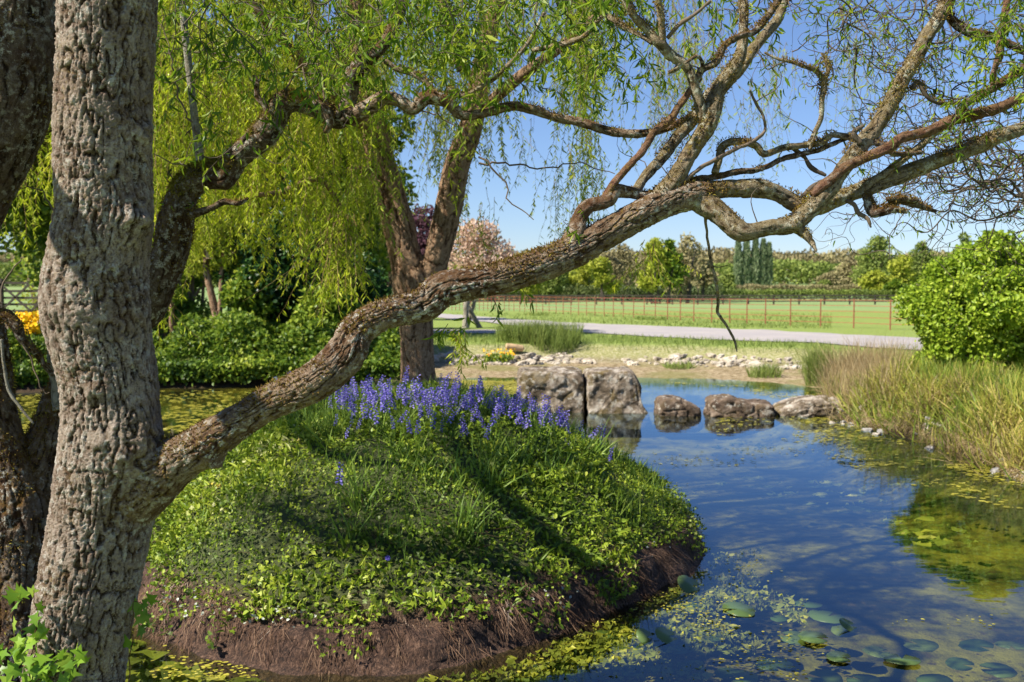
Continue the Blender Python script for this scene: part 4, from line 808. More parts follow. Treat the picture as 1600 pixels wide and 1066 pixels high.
# ------------------------------------------------------------------ rocks
def rock_mesh(g, sx, sy, sz, seed, block=.0, nrough=.12, res=40):
    """closed rock; block=1 squared block, 0 rounded"""
    a = np.linspace(0, 2 * math.pi, res * 2, endpoint=False); b = np.linspace(-math.pi / 2, math.pi / 2, res)
    AA, BB = np.meshgrid(a, b); d = np.stack([np.cos(BB) * np.cos(AA), np.cos(BB) * np.sin(AA), np.sin(BB)], -1).reshape(-1, 3)
    pw = 2 + 16 * block; rr = 1 / ((np.abs(d) ** pw).sum(1)) ** (1 / pw)
    V = d * rr[:, None]
    V = V * (1 + nrough * fbm(d * 2.1 + seed, 4, seed) + nrough * .5 * fbm(d * 6 + seed, 3, seed + 1))[:, None]
    f1, f2, idv = worley(d * 2.3 + seed, seed); V = V * (1 - nrough * (.8 if block < .5 else .5) * ss(.12, 0, f2 - f1))[:, None]
    V = V * np.array([sx, sy, sz]); m = res * 2
    i = np.arange(res - 1)[:, None] * m; j = np.arange(m)[None]; j2 = (j + 1) % m
    g.add(V, np.stack([i + j, i + j2, i + m + j2, i + m + j], -1).reshape(-1, 4))
def block_mesh(g, sx, sy, sz, seed, n=44):
    t = np.linspace(-1, 1, n); U, W = np.meshgrid(t, t); U, W = U.ravel(), W.ravel(); O = np.ones_like(U)
    i = np.arange(n - 1)[:, None] * n; j = np.arange(n - 1)[None]; F = np.stack([i + j, i + j + 1, i + n + j + 1, i + n + j], -1).reshape(-1, 4)
    for q, fl in ((np.stack([U, -O, W], 1), 0), (np.stack([U, O, W], 1), 1), (np.stack([O, U, W], 1), 0), (np.stack([-O, U, W], 1), 1), (np.stack([U, W, O], 1), 0)):
        w = q * np.array([sx, sy, sz]); rnd_ = 1 - .05 * (np.abs(q) ** 8).sum(1).clip(1, 3) + .05; d = nrm(q ** 5)
        f1, f2, idv = worley(w * np.array([1.6, 1.6, 2.6]) + seed, seed); h = .05 * fbm(w * 2.6 + seed, 4, seed) + .035 * fbm(w * 9 + seed, 4, seed + 3) + .028 * (idv - .5) - .02 * ss(.06, 0, f2 - f1)
        V = w * rnd_[:, None] + d * (h - .02)[:, None]; V[:, 1] -= .10 * (1 - (w[:, 2] + sz) / (2 * sz)) * 1.2; g.add(V, F[:, ::-1].copy() if fl else F)
def rock(name, label, cat, u0, u1, vtop, vbase, mt, seed, block=0, nrough=.12, depth=None, zb=0., Y=None, shape=None):
    x0, y0 = px0((u0 + u1) / 2, vbase, zb); Yc = y0 if Y is None else Y
    w = (u1 - u0) / FPX * Yc; h = P(0, vtop, Yc)[2] - zb; dp = depth or w * .6
    g = Geo(); (block_mesh(g, w / 2, dp / 2, (h + .3) / 2, seed) if block > .9 else rock_mesh(g, w / 2, dp / 2, (h + .3) / 2, seed, block, nrough, 70))
    if shape is not None: g.V = [shape(V, w, h) for V in g.V]
    o = g.build(name, M[mt]); o.location = (x0 * Yc / y0, Yc + dp / 2 * .9, zb + (h - .3) / 2); return tag(o, label, cat)
rock('stone_block', 'left of the two big squared rock blocks in the pond, mossy top left corner', 'rock', 807, 914, 580, 644, 'rock', 3, 1.0, .05, 1.3)
def sh(V, w, h):
    V = V.copy(); k = ss(.15, 1, V[:, 0] / (w / 2)); V[:, 0] += w * .2 * k * ss(.3, -1, V[:, 2] / (h / 2)); V[:, 2] -= .30 * h * ss(.62, 1.0, V[:, 0] / (w / 2)) * (V[:, 2] > 0); return V
rock('stone_block', 'right of the two big squared rock blocks in the pond, its right side sloping', 'rock', 915.5, 1003, 579, 645, 'rock', 9, 1.0, .055, 1.3, shape=sh)
def shb(V, w, h):
    V = V.copy(); V[:, 2] -= h * .55 * ss(-.2, 1, V[:, 0] / (w / 2)) * (V[:, 2] > 0); return V
rock('boulder', 'small dark boulder just right of the big blocks, sloping down to the right', 'boulder', 1029, 1100, 622, 650, 'boulder', 14, .25, .1, .7, shape=shb)
def shc(V, w, h):
    V = V.copy(); V[:, 2] -= h * .28 * ss(-.35, .25, V[:, 0] / (w / 2)) * (V[:, 2] > 0); return V
rock('boulder', 'dark humped boulder standing alone in the pond, middle stepping stone with a lower right shoulder', 'boulder', 1111, 1214, 622, 652, 'boulder', 17, .35, .1, .8, shape=shc)
def shd(V, w, h):
    V = V.copy(); V[:, 2] -= h * .5 * ss(.1, -1, V[:, 0] / (w / 2)) * (V[:, 2] > 0); return V
rock('boulder', 'low flat boulder joining the right bank, pale on top, rightmost of the stepping stones', 'boulder', 1216, 1330, 624, 651, 'rock', 23, .2, .1, 1.0, shape=shd)
rock('boulder', 'smooth grey boulder beside the yellow flowers behind the big trunk', 'boulder', 48, 112, 478, 534, 'greyrock', 27, .0, .06, 1.2, zb=.5)
rock('boulder', 'small brown boulder under the yellow flowers at the left edge', 'boulder', -12, 34, 506, 540, 'boulder', 29, .1, .08, .8, zb=.5)
rock('stone', 'rounded pale stone at the waterline of the right bank, under the reeds', 'stone', 1448, 1490, 662, 690, 'limestone', 31, .1, .1, .3)
rock('stone', 'flat grey stone on the right bank at the edge of the photo', 'stone', 1572, 1625, 673, 700, 'greyrock', 33, .3, .1, .4, zb=.1)
# loose stones
sp_ = []
for k in range(6):
    g = Geo(); rock_mesh(g, .5, .42, .33, 50 + k, .25, .2, 12); o = g.build('stone', M['limestone'], smooth=False); tag(o, 'pale limestone rubble lying in the line along the far edge of the pond', 'stone', 'pale limestone rubble along the far pond edge'); sp_.append(o)
cnt = 0; tries = 0
while cnt < 270 and tries < 20000:
    tries += 1; u = rng.uniform(675, 1300); x, y = px0(u, rng.uniform(540, 600), .2)
    z, s, mu, st, W = ground_info(np.array([x]), np.array([y]))
    dd = s[0] - W[0]
    if not (-.35 < dd < .65 and s[0] > .1): continue
    if rng.random() > .6 + .9 * fbm(np.array([[x * .8, y * .2, 0]]), 2, 4)[0]: continue
    o = sp_[cnt] if cnt < 6 else sp_[cnt % 6].copy()
    if cnt >= 6: sc.collection.objects.link(o)
    r = rng.uniform(.05, .14) * (1.9 if rng.random() < .12 else 1); o.location = (x, y, z[0] + r * .12); o.scale = (r * 2.0, r * 1.5, r * 1.15); o.rotation_euler = (rng.normal() * .2, rng.normal() * .2, rng.random() * 6); cnt += 1
rb = []
for k in range(30):
    u = rng.uniform(1290, 1640); v = np.interp(u, [1250, 1305, 1360, 1430, 1520, 1640], [636, 652, 666, 684, 716, 760]) + rng.uniform(-14, 5); x, y = px0(u, v, .05); z = gz(x, y)
    o = sp_[k % 6].copy(); sc.collection.objects.link(o); o.data = o.data; o.material_slots[0].link = 'OBJECT'; o.material_slots[0].material = M['greyrock'] if k % 3 else M['limestone']; r = rng.uniform(.04, .10) * (1.7 if u > 1500 else 1); o.location = (x, y, z + r * .2); o.scale = (r * 2, r * 1.6, r * 1.2); o.rotation_euler = (rng.normal() * .3, rng.normal() * .3, rng.random() * 6)
    o['label'] = 'grey-brown stone at the waterline below the reeds on the right bank'; o['group'] = 'stones at the waterline of the right bank'

# ------------------------------------------------------------------ pond plants
def pads(poly_uv, n, size, g, zl=.006, thr=None, seed=0, k6=7):
    u, v = visible_uv(n, poly_uv); xy = np.array([px0(a, b) for a, b in zip(u, v)]); 
    z, rho = iz(xy[:, 0], xy[:, 1]); ok = (rho > 1.0) & (sdist(xy[:, 0], xy[:, 1], POND) < .05)
    if thr is not None: ok &= fbm(np.concatenate([xy * np.array([1.4, .9]), xy[:, :1] * 0], 1), 3, seed) > thr + .15 * rng.normal(size=len(xy))
    xy = xy[ok]; n = len(xy); th = np.linspace(0, 2 * math.pi, k6, endpoint=False)
    r = size * (.4 + .9 * rng.random((n, 1))) * (1 + .4 * rng.normal(size=(n, k6)) * .6); a0 = rng.random((n, 1)) * 6
    V = np.stack([xy[:, :1] + r * np.cos(th + a0), xy[:, 1:] + r * np.sin(th + a0) * .9, zl + rng.random((n, 1)) * .006 + r * 0], -1).reshape(-1, 3)
    g.add(V, np.arange(n * k6).reshape(n, k6), rnd=np.repeat(rng.random(n), k6))
g = Geo()
def mats(poly_uv, n, size, z, seed, thr):
    u, v = visible_uv(n, poly_uv); xy = np.array([px0(a, b, z) for a, b in zip(u, v)]); zz_, rho = iz(xy[:, 0], xy[:, 1]); ok = (rho > 1.02) & (sdist(xy[:, 0], xy[:, 1], POND) < -.05) & (fbm(np.concatenate([xy * .9, xy[:, :1] * 0], 1), 3, seed) > thr)
    xy = xy[ok]; n = len(xy); k6 = 9; th = np.linspace(0, 2 * math.pi, k6, endpoint=False); r = size * (.3 + rng.random((n, 1)) ** 2 * 1.6) * (1 + .35 * rng.normal(size=(n, k6)))
    a0 = rng.random((n, 1)) * 6; V = np.stack([xy[:, :1] + r * np.cos(th + a0), xy[:, 1:] + r * np.sin(th + a0) * .8, z - .05 * rng.random((n, 1)) ** 1.5 + .01 * rng.normal(size=(n, k6))], -1).reshape(-1, 3)
    g.add(V, np.arange(n * k6).reshape(n, k6), rnd=np.repeat(rng.random(n), k6))
mats([(640, 1066), (900, 970), (1120, 870), (1190, 850), (1230, 930), (1600, 975), (1640, 1066)], 5000, .019, -.012, 4, .03)
mats([(640, 1066), (900, 970), (1120, 860), (1260, 860), (1260, 1066)], 4200, .019, -.012, 14, -.08)
mats([(1000, 700), (1240, 650), (1640, 760), (1640, 960), (1360, 800), (1100, 760)], 500, .05, -.03, 6, .12)
mats([(160, 900), (300, 1000), (500, 1066), (160, 1066)], 300, .06, -.03, 5, -.2)
tag(g.build('submerged_algae', M['algae_sub'], smooth=False), 'yellow-green submerged weed and algae showing just under the pond surface', 'algae', kind='stuff')
g = Geo()
pads([(-20, 618), (430, 606), (560, 602), (420, 700), (300, 760), (200, 960), (60, 900), (-20, 820)], 9000, .045, g, thr=-.2, seed=4)
pads([(660, 593), (810, 596), (812, 620), (660, 620)], 2500, .05, g, thr=-.35, seed=6)
pads([(190, 930), (290, 1000), (420, 1060), (200, 1066)], 450, .012, g, thr=.0, seed=8)
pads([(700, 1070), (900, 985), (1100, 900), (1160, 850), (1240, 900), (1180, 960), (1060, 1066)], 2600, .009, g, thr=.2, seed=9)
pads([(1060, 980), (1600, 960), (1600, 1066), (1060, 1066)], 1500, .009, g, thr=.25, seed=10)
pads([(960, 690), (1250, 700), (1330, 760), (1000, 760)], 900, .02, g, thr=.2, seed=11)
pads([(1240, 640), (1600, 740), (1600, 800), (1340, 740), (1240, 690)], 2600, .028, g, thr=.02, seed=12)
pads([(1000, 595), (1290, 610), (1290, 640), (1130, 605)], 1200, .03, g, thr=.0, seed=12)
pads([(1120, 640), (1300, 650), (1330, 700), (1120, 680)], 500, .03, g, thr=.05, seed=13)
tag(g.build('floating_algae', M['algae'], smooth=False), 'yellow-green algae and duckweed floating in mats on the pond', 'algae', kind='stuff')
LP = [(1395, 690), (1300, 720), (1290, 745)]
lil = [(1155, 955, 26), (1262, 938, 20), (1292, 958, 26), (1320, 978, 22), (1218, 960, 14), (1080, 940, 22), (1150, 1046, 30), (1245, 990, 26), (1270, 1000, 24), (1210, 1030, 26), (1290, 1052, 28), (1440, 1002, 26), (1525, 1000, 26), (1500, 1030, 22), (1560, 1040, 28), (1370, 1010, 20), (1410, 1035, 24), (1050, 1005, 28), (1085, 1030, 16), (985, 1040, 26), (990, 1010, 22), (905, 1050, 30), (835, 1055, 28), (1010, 960, 14), (1310, 1030, 20), (1350, 1056, 26), (1110, 990, 20), (1580, 1000, 20), (1460, 1055, 26), (950, 985, 20)]
lp = []
for k in range(4):
    th = np.linspace(.22, 2 * math.pi - .22, 22); rr = 1 + .04 * np.random.default_rng(k).normal(size=22); 
    V = [(0.12, 0, 0)] + [(r * math.cos(t), r * math.sin(t), .02 * math.sin(3 * t + k) * (1 if k % 2 else .5)) for r, t in zip(rr, th)]; V = np.array(V)
    g = Geo(); F = np.stack([np.zeros(21, int), np.arange(1, 22), np.arange(2, 23)], 1); Vb = V.copy(); Vb[:, 2] -= .03
    g.add(V, F, rnd=.25 + .2 * k); g.add(Vb, F[:, ::-1].copy(), rnd=.2 + .2 * k); rimi = np.arange(1, 22); n1_ = len(V)
    g.L.append(np.stack([rimi, rimi + n1_, rimi + 1 + n1_, rimi + 1], 1).ravel()); g.C.append(np.full(21, 4))
    o = g.build('lily_pad', M['lily']); lp.append(o)
for k, (u, v, w) in enumerate(lil):
    x, y = px0(u, v); o = lp[k] if k < 4 else lp[k % 4].copy()
    if k >= 4: sc.collection.objects.link(o)
    r = w / FPX * y * .95; o.location = (x, y, .014 + .002 * (k % 3) if k % 8 == 0 else -.032 + .004 * (k % 3)); o.scale = (r, r * 1.25, r); o.rotation_euler = (rng.normal() * .03, rng.normal() * .03, rng.random() * 6)
    tag(o, 'flat round green lily pad floating in the bottom right of the pond', 'lily pad', 'lily pads floating in the near part of the pond')
for (u, v, w, tx, lab) in ((1078, 922, 22, .6, 'yellow lily pad curled up on edge, nearest the right tip of the island'), (1326, 982, 16, .5, 'dark lily pad folded up out of the water between flat pads'), (1008, 1000, 16, .7, 'bright green lily leaf standing upright out of the water in front of the bank'), (1042, 1000, 20, .5, 'broad green lily leaf raised on its stalk beside the upright one')):
    x, y = px0(u, v); r = w / FPX * y; o = lp[1].copy(); sc.collection.objects.link(o); o.location = (x, y, r * .30); o.scale = (r, r, r); o.rotation_euler = (tx, .2, .5)
    if 'group' in o: del o['group']
    tag(o, lab, 'lily pad')

# ------------------------------------------------------------------ reeds and banks
def blades(g, X, Y, L0, L1, w, lean=.3, z=None, curl=1.0, down=0):
    n = len(X); Z = gzv(X, Y) if z is None else np.full(n, z); 
    leaves(g, np.stack([X, Y, Z - .01], 1), nrm(np.stack([lean * rng.normal(size=n), lean * rng.normal(size=n), np.ones(n)], 1)), rdir(n), rng.uniform(L0, L1, n), w * (.6 + .8 * rng.random(n)), 'blade', curl=curl * rng.random(n) * 1.6)
def cblades(g, X, Y, L0, L1, w, per=26, spread=.16, lean=.35, curl=1.0):
    m = max(1, len(X) // per); cx, cy = X[:m], Y[:m]; dirs = np.stack([lean * rng.normal(size=m), lean * rng.normal(size=m) - .08, np.ones(m)], 1); hs = rng.uniform(.7, 1.15, m); rc = rng.random(m)
    k = rng.integers(0, m, len(X)); n = len(k); x = cx[k] + spread * rng.normal(size=n); y = cy[k] + spread * rng.normal(size=n); off = np.stack([(x - cx[k]) * 1.3, (y - cy[k]) * 1.3, 0 * x], 1)
    leaves(g, np.stack([x, y, gzv(x, y) - .01], 1), nrm(dirs[k] + off + .16 * rng.normal(size=(n, 3))), rdir(n), rng.uniform(L0, L1, n) * hs[k], w * (.6 + .8 * rng.random(n)), 'blade', rnd=np.clip(rc[k] * .65 + .4 * rng.random(n), 0, 1), curl=curl * rng.random(n) * 2.2)
def blob(u0, u1, vfun, n, zdep=(0, 1.5)):
    u = rng.uniform(u0, u1, n); v = vfun(u); xy = np.array([px0(a, b, .05) for a, b in zip(u, v)]); d = rng.uniform(*zdep, n); f = (xy[:, 1] + d) / xy[:, 1]
    return xy[:, 0] * f, xy[:, 1] + d
shore = lambda u: np.interp(u, [1290, 1305, 1360, 1430, 1520, 1700], [648, 655, 668, 684, 718, 790]) - 4
def clump(name, label, cat, mt, u, v, rad, n, L0, L1, w, lean=.25, z=.05, group=None, curl=1.0):
    x, y = px0(u, v, z); g = Geo(); a = rng.random(n) * 6.28; r = rad * np.sqrt(rng.random(n)); blades(g, x + r * np.cos(a), y + r * np.sin(a), L0, L1, w, lean, curl=curl)
    zz_ = gz(x, y); o = g.build(name, M[mt], smooth=False, origin=(x, y, zz_)); return tag(o, label, cat, group)
RC = [(1335, 640, 'reed', 'olive iris reed clump at the left end of the right bank, arching over water'), (1395, 655, 'reed', 'bluish green reed clump second from the left at the right bank waterline'), (1450, 665, 'reed', 'golden green iris clump in the middle of the right bank'),
      (1500, 680, 'reed', 'tall green sword-leaved iris clump on the right bank above the rounded pale stone'), (1560, 695, 'reed', 'dark green iris clump near the right edge of the photo'), (1610, 715, 'reed', 'iris clump cut off by the right edge of the photo, lowest on the bank')]
for k, (u, v, mt, lab) in enumerate(RC): clump('reed_clump', lab, 'reeds', mt, u, v - 14, .5, 800, .25, .62, .016, .28, group='iris reeds along the right bank')
g = Geo()
for (n, d, L0, L1) in ((7500, (.3, 3.2), .3, .72), (4000, (1.5, 5), .3, .7)):
    X, Y = blob(1335, 1680, shore, n, (d[0] - .15, d[1])); cblades(g, X, Y, L0 * .65, L1 * .72, .017, lean=.45)
tag(g.build('reed_bed', M['reed'], smooth=False), 'mass of yellow-green reeds covering the right bank behind the waterline clumps', 'reed bed', kind='stuff')
g = Geo(); X, Y = blob(1300, 1600, shore, 3800, (.1, 4.5)); cblades(g, X, Y, .15, .5, .009, 40, .2, .5, 1.5); X, Y = blob(1290, 1400, shore, 2600, (.5, 5)); blades(g, X, Y, .4, .9, .007, .35)
X, Y = blob(1350, 1600, shore, 2600, (-.1, .5)); leaves(g, np.stack([X, Y, gzv(X, Y) + .12], 1), nrm(rdir(2600) * .6 + np.array([-.5, -.3, -.6])), rdir(2600), .12, .006, 'blade')
tag(g.build('dry_grass', M['straw'], smooth=False), 'pale straw-coloured dead grass mixed through the reeds on the right bank', 'dry grass', kind='stuff')
clump('grass_clump', 'tall feathery straw grass clump left of the bright green bush', 'grass clump', 'straw', 1362, 590, .7, 1800, .6, 1.2, .009, .28, z=.3, curl=1.6)
clump('grass_clump', 'upright green grass clump standing on the far shore left of the straw grass', 'grass clump', 'grass_far', 1283, 582, .33, 900, .55, 1.05, .012, .2, z=.3)
clump('grass_clump', 'tall green grass clump on the far bank, left one of the pair above the marigolds', 'grass clump', 'grass_far', 812, 540, .7, 1100, .45, .75, .013, .2, z=.5)
clump('grass_clump', 'tall green grass clump on the far bank, right one of the pair beside the drive', 'grass clump', 'grass_far', 865, 541, .8, 1300, .45, .8, .013, .2, z=.5)
clump('grass_clump', 'low light green clump on the far bank, above the pale stones under the hanging twig', 'grass clump', 'grass_far', 1195, 562, .4, 350, .25, .4, .013, .3, z=.45)
clump('grass_clump', 'small rosette of green leaves among the pale stones, between rubble and grass', 'grass clump', 'grass_far', 1062, 553, .4, 240, .12, .25, .02, .7, z=.45)
clump('grass_clump', 'pale tussock at the foot of the iron fence, left of its middle', 'grass clump', 'grass_far', 840, 493, .9, 260, .2, .35, .03, .5, z=.5)
clump('grass_clump', 'pale tussock at the foot of the iron fence, right of its middle', 'grass clump', 'grass_far', 1015, 500, .9, 260, .15, .3, .03, .5, z=.5)
# meadow grass on the banks
g = Geo(); u = rng.uniform(560, 1320, 26000); v = rng.uniform(527, 572, 26000); xy = np.array([px0(a, b, .5) for a, b in zip(u, v)]); z, s, mu, st, W = ground_info(xy[:, 0], xy[:, 1])
k = (s - W > .75 + .3 * rng.random(len(s))) & (v > np.interp(u, [560, 930, 1000, 1260, 1320], [525, 529, 532, 543, 549])); blades(g, xy[k, 0], xy[k, 1], .07, .22, .014, .35)
u = rng.uniform(690, 1300, 9000); v = rng.uniform(490, 516, 9000); k = v < np.interp(u, [690, 750, 850, 1000, 1300], [490, 494, 502, 510, 524]); xy = np.array([px0(a, b, .5) for a, b in zip(u[k], v[k])]); blades(g, xy[:, 0], xy[:, 1], .06, .16, .03, .4)
xy = np.stack([rng.uniform(-14, 14, 5000), rng.uniform(1.2, 3.9, 5000)], 1); blades(g, xy[:, 0], xy[:, 1], .08, .2, .006, .35)
X, Y = rng.uniform(7, 17, 9000), rng.uniform(11, 26, 9000); k = sdist(X, Y, POND) > 1.5; blades(g, X[k], Y[k], .08, .25, .014, .4)
tag(g.build('meadow_grass', M['grass_far'], smooth=False), 'short rough grass growing on the far bank and verges', 'grass', kind='stuff')
g = Geo(); x, y = px0(780, 549, .45); n = 420; a = rng.random(n) * 6.28; r = .3 * np.sqrt(rng.random(n)); q = np.stack([x + r * np.cos(a) * 1.5, y + r * np.sin(a), gz(x, y) + .02 + .22 * rng.random(n)], 1)
MG = thing('marsh_marigold', 'small plant with yellow and orange flowers on the stones of the far bank', 'flower', (x, y, gz(x, y))); leaves(g, q, rdir(n), rdir(n), .07, .06, 'broad'); g.build('leaves', M['hedge'], MG, smooth=False)
g = Geo(); n = 60; a = rng.random(n) * 6.28; r = .35 * np.sqrt(rng.random(n)); q = np.stack([x + r * np.cos(a) * 1.5, y - .1 + r * np.sin(a), gz(x, y) + .22 + .16 * rng.random(n)], 1); leaves(g, q, rdir(n), np.tile([0, -1, .7], (n, 1)) + .4 * rdir(n),   .055, .05, 'broad'); g.build('blossom', M['marsh'], MG, smooth=False)
x, y = px0(803, 547, .45); o_ = thing('log', 'short pale cut log lying beside the marsh marigolds on the far bank', 'log', (x, y, gz(x, y))); g = Geo(); z0 = gz(x, y)
tube(g, [(x - .22, y, z0 + .22, .09), (x, y + .05, z0 + .2, .09), (x + .25, y + .1, z0 + .16, .09)], .02, .004, .03, 5); g.build('trunk', M['woodpale'], o_)

# ------------------------------------------------------------------ crowns and shrubs
def crown_pts(centres, radii, n, squash=.8, surf=.55):
    centres = np.asarray(centres); w = np.asarray(radii) ** 2; k = rng.choice(len(centres), n, p=w / w.sum()); d = rdir(n); r = (surf + (1 - surf) * rng.random(n)) ** .8
    r = np.where(rng.random(n) < .12, r * 1.18, r)
    return centres[k] + d * (r * np.asarray(radii)[k])[:, None] * np.array([1, 1, squash]), d
def shrub(name, label, cat, u, vb, Y, w_px, vtop, mt, nleaf, leafsz, ncl=26, z=None, group=None, tall=False, stems=3, bark='twig_dark', shape='broad', bottom=.12, low_gap=0.0, clr=.28, yr=.7):
    x, yy, _ = P(u, vb, Y); z = gz(x, Y) if z is None else z; top = P(u, vtop, Y)[2]; h = top - z; w = w_px / FPX * Y
    cs = []; rs = []
    for k in range(ncl):
        t = rng.random() ** .8; hh = bottom + (1 - bottom) * t
        env = (1 - abs(2 * (t if not tall else t * .75) - (.75 if not tall else .5)) ** 2.2 * .75); a = rng.random() * 6.28; r = math.sqrt(rng.random()) * w / 2 * env * .82
        rad = (clr * min(w, h) * (.6 + .7 * rng.random())) * (.6 + .4 * env); cs.append((x + r * math.cos(a), Y + r * math.sin(a) * yr, min(z + h * hh, top - rad * .6))); rs.append(rad)
    q, d = crown_pts(cs, rs, nleaf); q = q[q[:, 2] > z + .02]; n = len(q)
    root = thing(name, label, cat, (x, Y, z), group); g = Geo(); cc = np.asarray(cs).mean(0)
    rn = np.clip(.5 + .30 * rng.normal(size=n) + .15 * fbm(q / (w * .12), 2, 5), 0, 1)
    leaves(g, q, rdir(n) + d[:0].sum() * 0, nrm(rdir(n) * .8 + np.array([-.3, -.3, .6])), leafsz * (.6 + .8 * rng.random(n)), leafsz * .75, shape, rnd=rn)
    g.build('crown', M[mt], root, smooth=False); g = Geo()
    for k in range(stems):
        c = np.array(cs[rng.integers(len(cs))]); b = np.array([x + rng.normal() * w * .03 * stems ** .5, Y, z - .1]); mid = (b + c) / 2 + rng.normal(size=3) * h * .05; mid[2] += h * .08
        r0 = max(.012, h * .018); p = interp_path([(*b, r0), (*mid, r0 * .7), (*c, r0 * .25)], max(.1, h / 16)); thin(g, p[:, :3], r0 * (1.5 if stems < 3 else 1), r0 * .3, 7)
    g.build('trunk', M[bark], root); return root
# bright bush on the right bank
shrub('bush', 'large rounded bush with bright lime green leaves standing on the right bank', 'bush', 1550, 590, 16.5, 345, 364, 'bright', 46000, .070, 190, stems=16, bottom=.0, clr=.12, z=.5)
shrub('bush', 'taller loose green bush behind the right side of the lime green bush', 'bush', 1640, 580, 19, 190, 350, 'bright', 9000, .08, 30, stems=5, z=.5, bottom=.2)
# left side backdrop: trees beyond the pond, left
BK = [(118, 30, 300, -60, 'hedge', 'tall light green tree filling the gap left of the big trunk'), (-70, 27, 240, 60, 'hedge', 'green leafy tree cut off by the left edge of the photo'), (260, 31, 250, -40, 'hedge', 'tall green tree right of the big trunk, behind the willow curtain'),
      (420, 34, 260, -80, 'hedge', 'tall mid green tree in the middle of the left backdrop'), (545, 33, 190, 60, 'hedge', 'green tree just left of the weeping willow trunk, behind its curtain'), (150, 36, 260, 20, 'hedge', 'green tree hidden mostly behind the big grey trunk')]
for (u, Y, w, vt, mt, lab) in BK: shrub('broadleaf_tree', lab, 'tree', u, 520, Y, w, vt, mt, 17000, .19, 46, stems=4 if u > 200 else 1, bottom=.14 if u > 100 else .34, z=.5, clr=.25)
SH = [(300, 30, 150, 330, 'hedge', 9000, 'mid green shrub on the left bank behind the nest box tree'), (235, 34, 170, 300, 'hedge', 8000, 'leafy green shrub just right of the big grey trunk, beyond the path'), (75, 46, 150, 250, 'tree_y', 6000, 'light green tree behind the timber gate'),(455, 25.5, 190, 330, 'hedge_dark', 12000, 'big dark green laurel-like shrub with pale bare stems, right of the nest box'), (560, 27, 120, 400, 'hedge_dark', 6000, 'dark shrub left of the weeping willow trunk, lower than its neighbour'), (390, 24.5, 90, 420, 'hedge', 4000, 'small mid green shrub between the nest box tree and the big dark shrub'), (600, 40, 90, 330, 'tree_b', 3000, 'brownish thin shrub behind the weeping willow trunk'),
      (505, 24, 110, 450, 'hedge', 4500, 'low green shrub at the pond bank left of the weeping willow trunk'), (-75, 26, 110, 400, 'hedge', 4000, 'shrub at the left edge beside the timber gate'), (140, 30, 70, 300, 'hedge', 3500, 'leafy shrub just right of the timber gate, mostly behind the big trunk')]
for (u, Y, w, vt, mt, n, lab) in SH: shrub('shrub', lab, 'shrub', u, 530, Y, w, vt, mt, n, .13, 26, stems=5, bottom=.12, z=.5, bark='twig')
# low leafy bank along the left far shore
g = Geo(); n = 42000; u = rng.uniform(-40, 640, n); xy = np.array([px0(a, b, 0) for a, b in zip(u, np.interp(u, [-40, 240, 640], [614, 606, 601]))]); d = rng.random(n) ** 1.3 * 4.4 - .18; f = (xy[:, 1] + d) / xy[:, 1]
X = xy[:, 0] * f; Y = xy[:, 1] + d; top = .12 + .62 * ss(-.2, .7, d) * np.clip(.5 + 2.1 * fbm(np.stack([X * 1.1, Y * .7, X * 0], 1), 3, 4), .02, 1.7) * (1 - .7 * ss(-10.2, -11.2, X)) - .25 * ss(2.2, 4, d); Z = np.where(d < .12, .04 + .4 * rng.random(n), .25) + np.maximum(gzv(X, Y) - .25, 0) + np.maximum(top, .03) * (1 - .6 * rng.random(n) ** 2)
k = Y < 27.5; q = np.stack([X, Y, Z], 1)[k]; leaves(g, q, rdir(len(q)), nrm(rdir(len(q)) * .8 + np.array([-.2, -.4, .6])), .10, .08, 'broad', rnd=np.clip(.45 + .3 * rng.normal(size=len(q)) + .3 * fbm(q, 2, 8), 0, 1))
tag(g.build('bank_vegetation', M['hedge'], smooth=False), 'low mass of leafy plants along the far left bank of the pond', 'ground cover', kind='stuff')
# nest box tree
x, y, _ = P(337, 525, 25); z0 = gz(x, y); NT = thing('small_tree', 'slim twin-stemmed small tree on the far left bank, carrying the nest box', 'tree', (x, y, z0)); g = Geo()
for rows in ([(339, 535, 25, 15), (339, 500, 25, 13), (330, 460, 25, 11), (322, 420, 25, 9), (320, 380, 25, 7)], [(339, 505, 25, 11), (345, 470, 25, 8), (346, 430, 25, 7), (350, 380, 25, 5)]): tube(g, pxpath(rows), .03, .01, .08, 3)
g.build('trunk', M['bark_weep'], NT); g = Geo(); q, d = crown_pts([P(330, 370, 25), P(355, 400, 25), P(310, 410, 25.2), P(345, 340, 25)], [.6, .45, .45, .7], 2600); leaves(g, q, rdir(len(q)), rdir(len(q)), .11, .08, 'broad'); g.build('crown', M['tree_y'], NT, smooth=False)
def box(g, x0, x1, y0, y1, z0, z1):
    V = np.array([(x, y, z) for z in (z0, z1) for y in (y0, y1) for x in (x0, x1)], float); g.add(V, np.array([(0, 2, 3, 1), (4, 5, 7, 6), (0, 1, 5, 4), (1, 3, 7, 5), (3, 2, 6, 7), (2, 0, 4, 6)]))
c = P(328, 398, 24.8); NB = thing('nest_box', 'small pale wooden nest box on the slim twin-stemmed tree', 'nest box', tuple(c)); g = Geo(); box(g, c[0] - .08, c[0] + .08, c[1] - .07, c[1] + .07, c[2] - .1, c[2] + .08); g.build('box', M['woodpale'], NB, smooth=False)
g = Geo(); box(g, c[0] - .10, c[0] + .10, c[1] - .12, c[1] + .08, c[2] + .083, c[2] + .103); g.build('roof', M['woodpale'], NB, smooth=False); g = Geo()
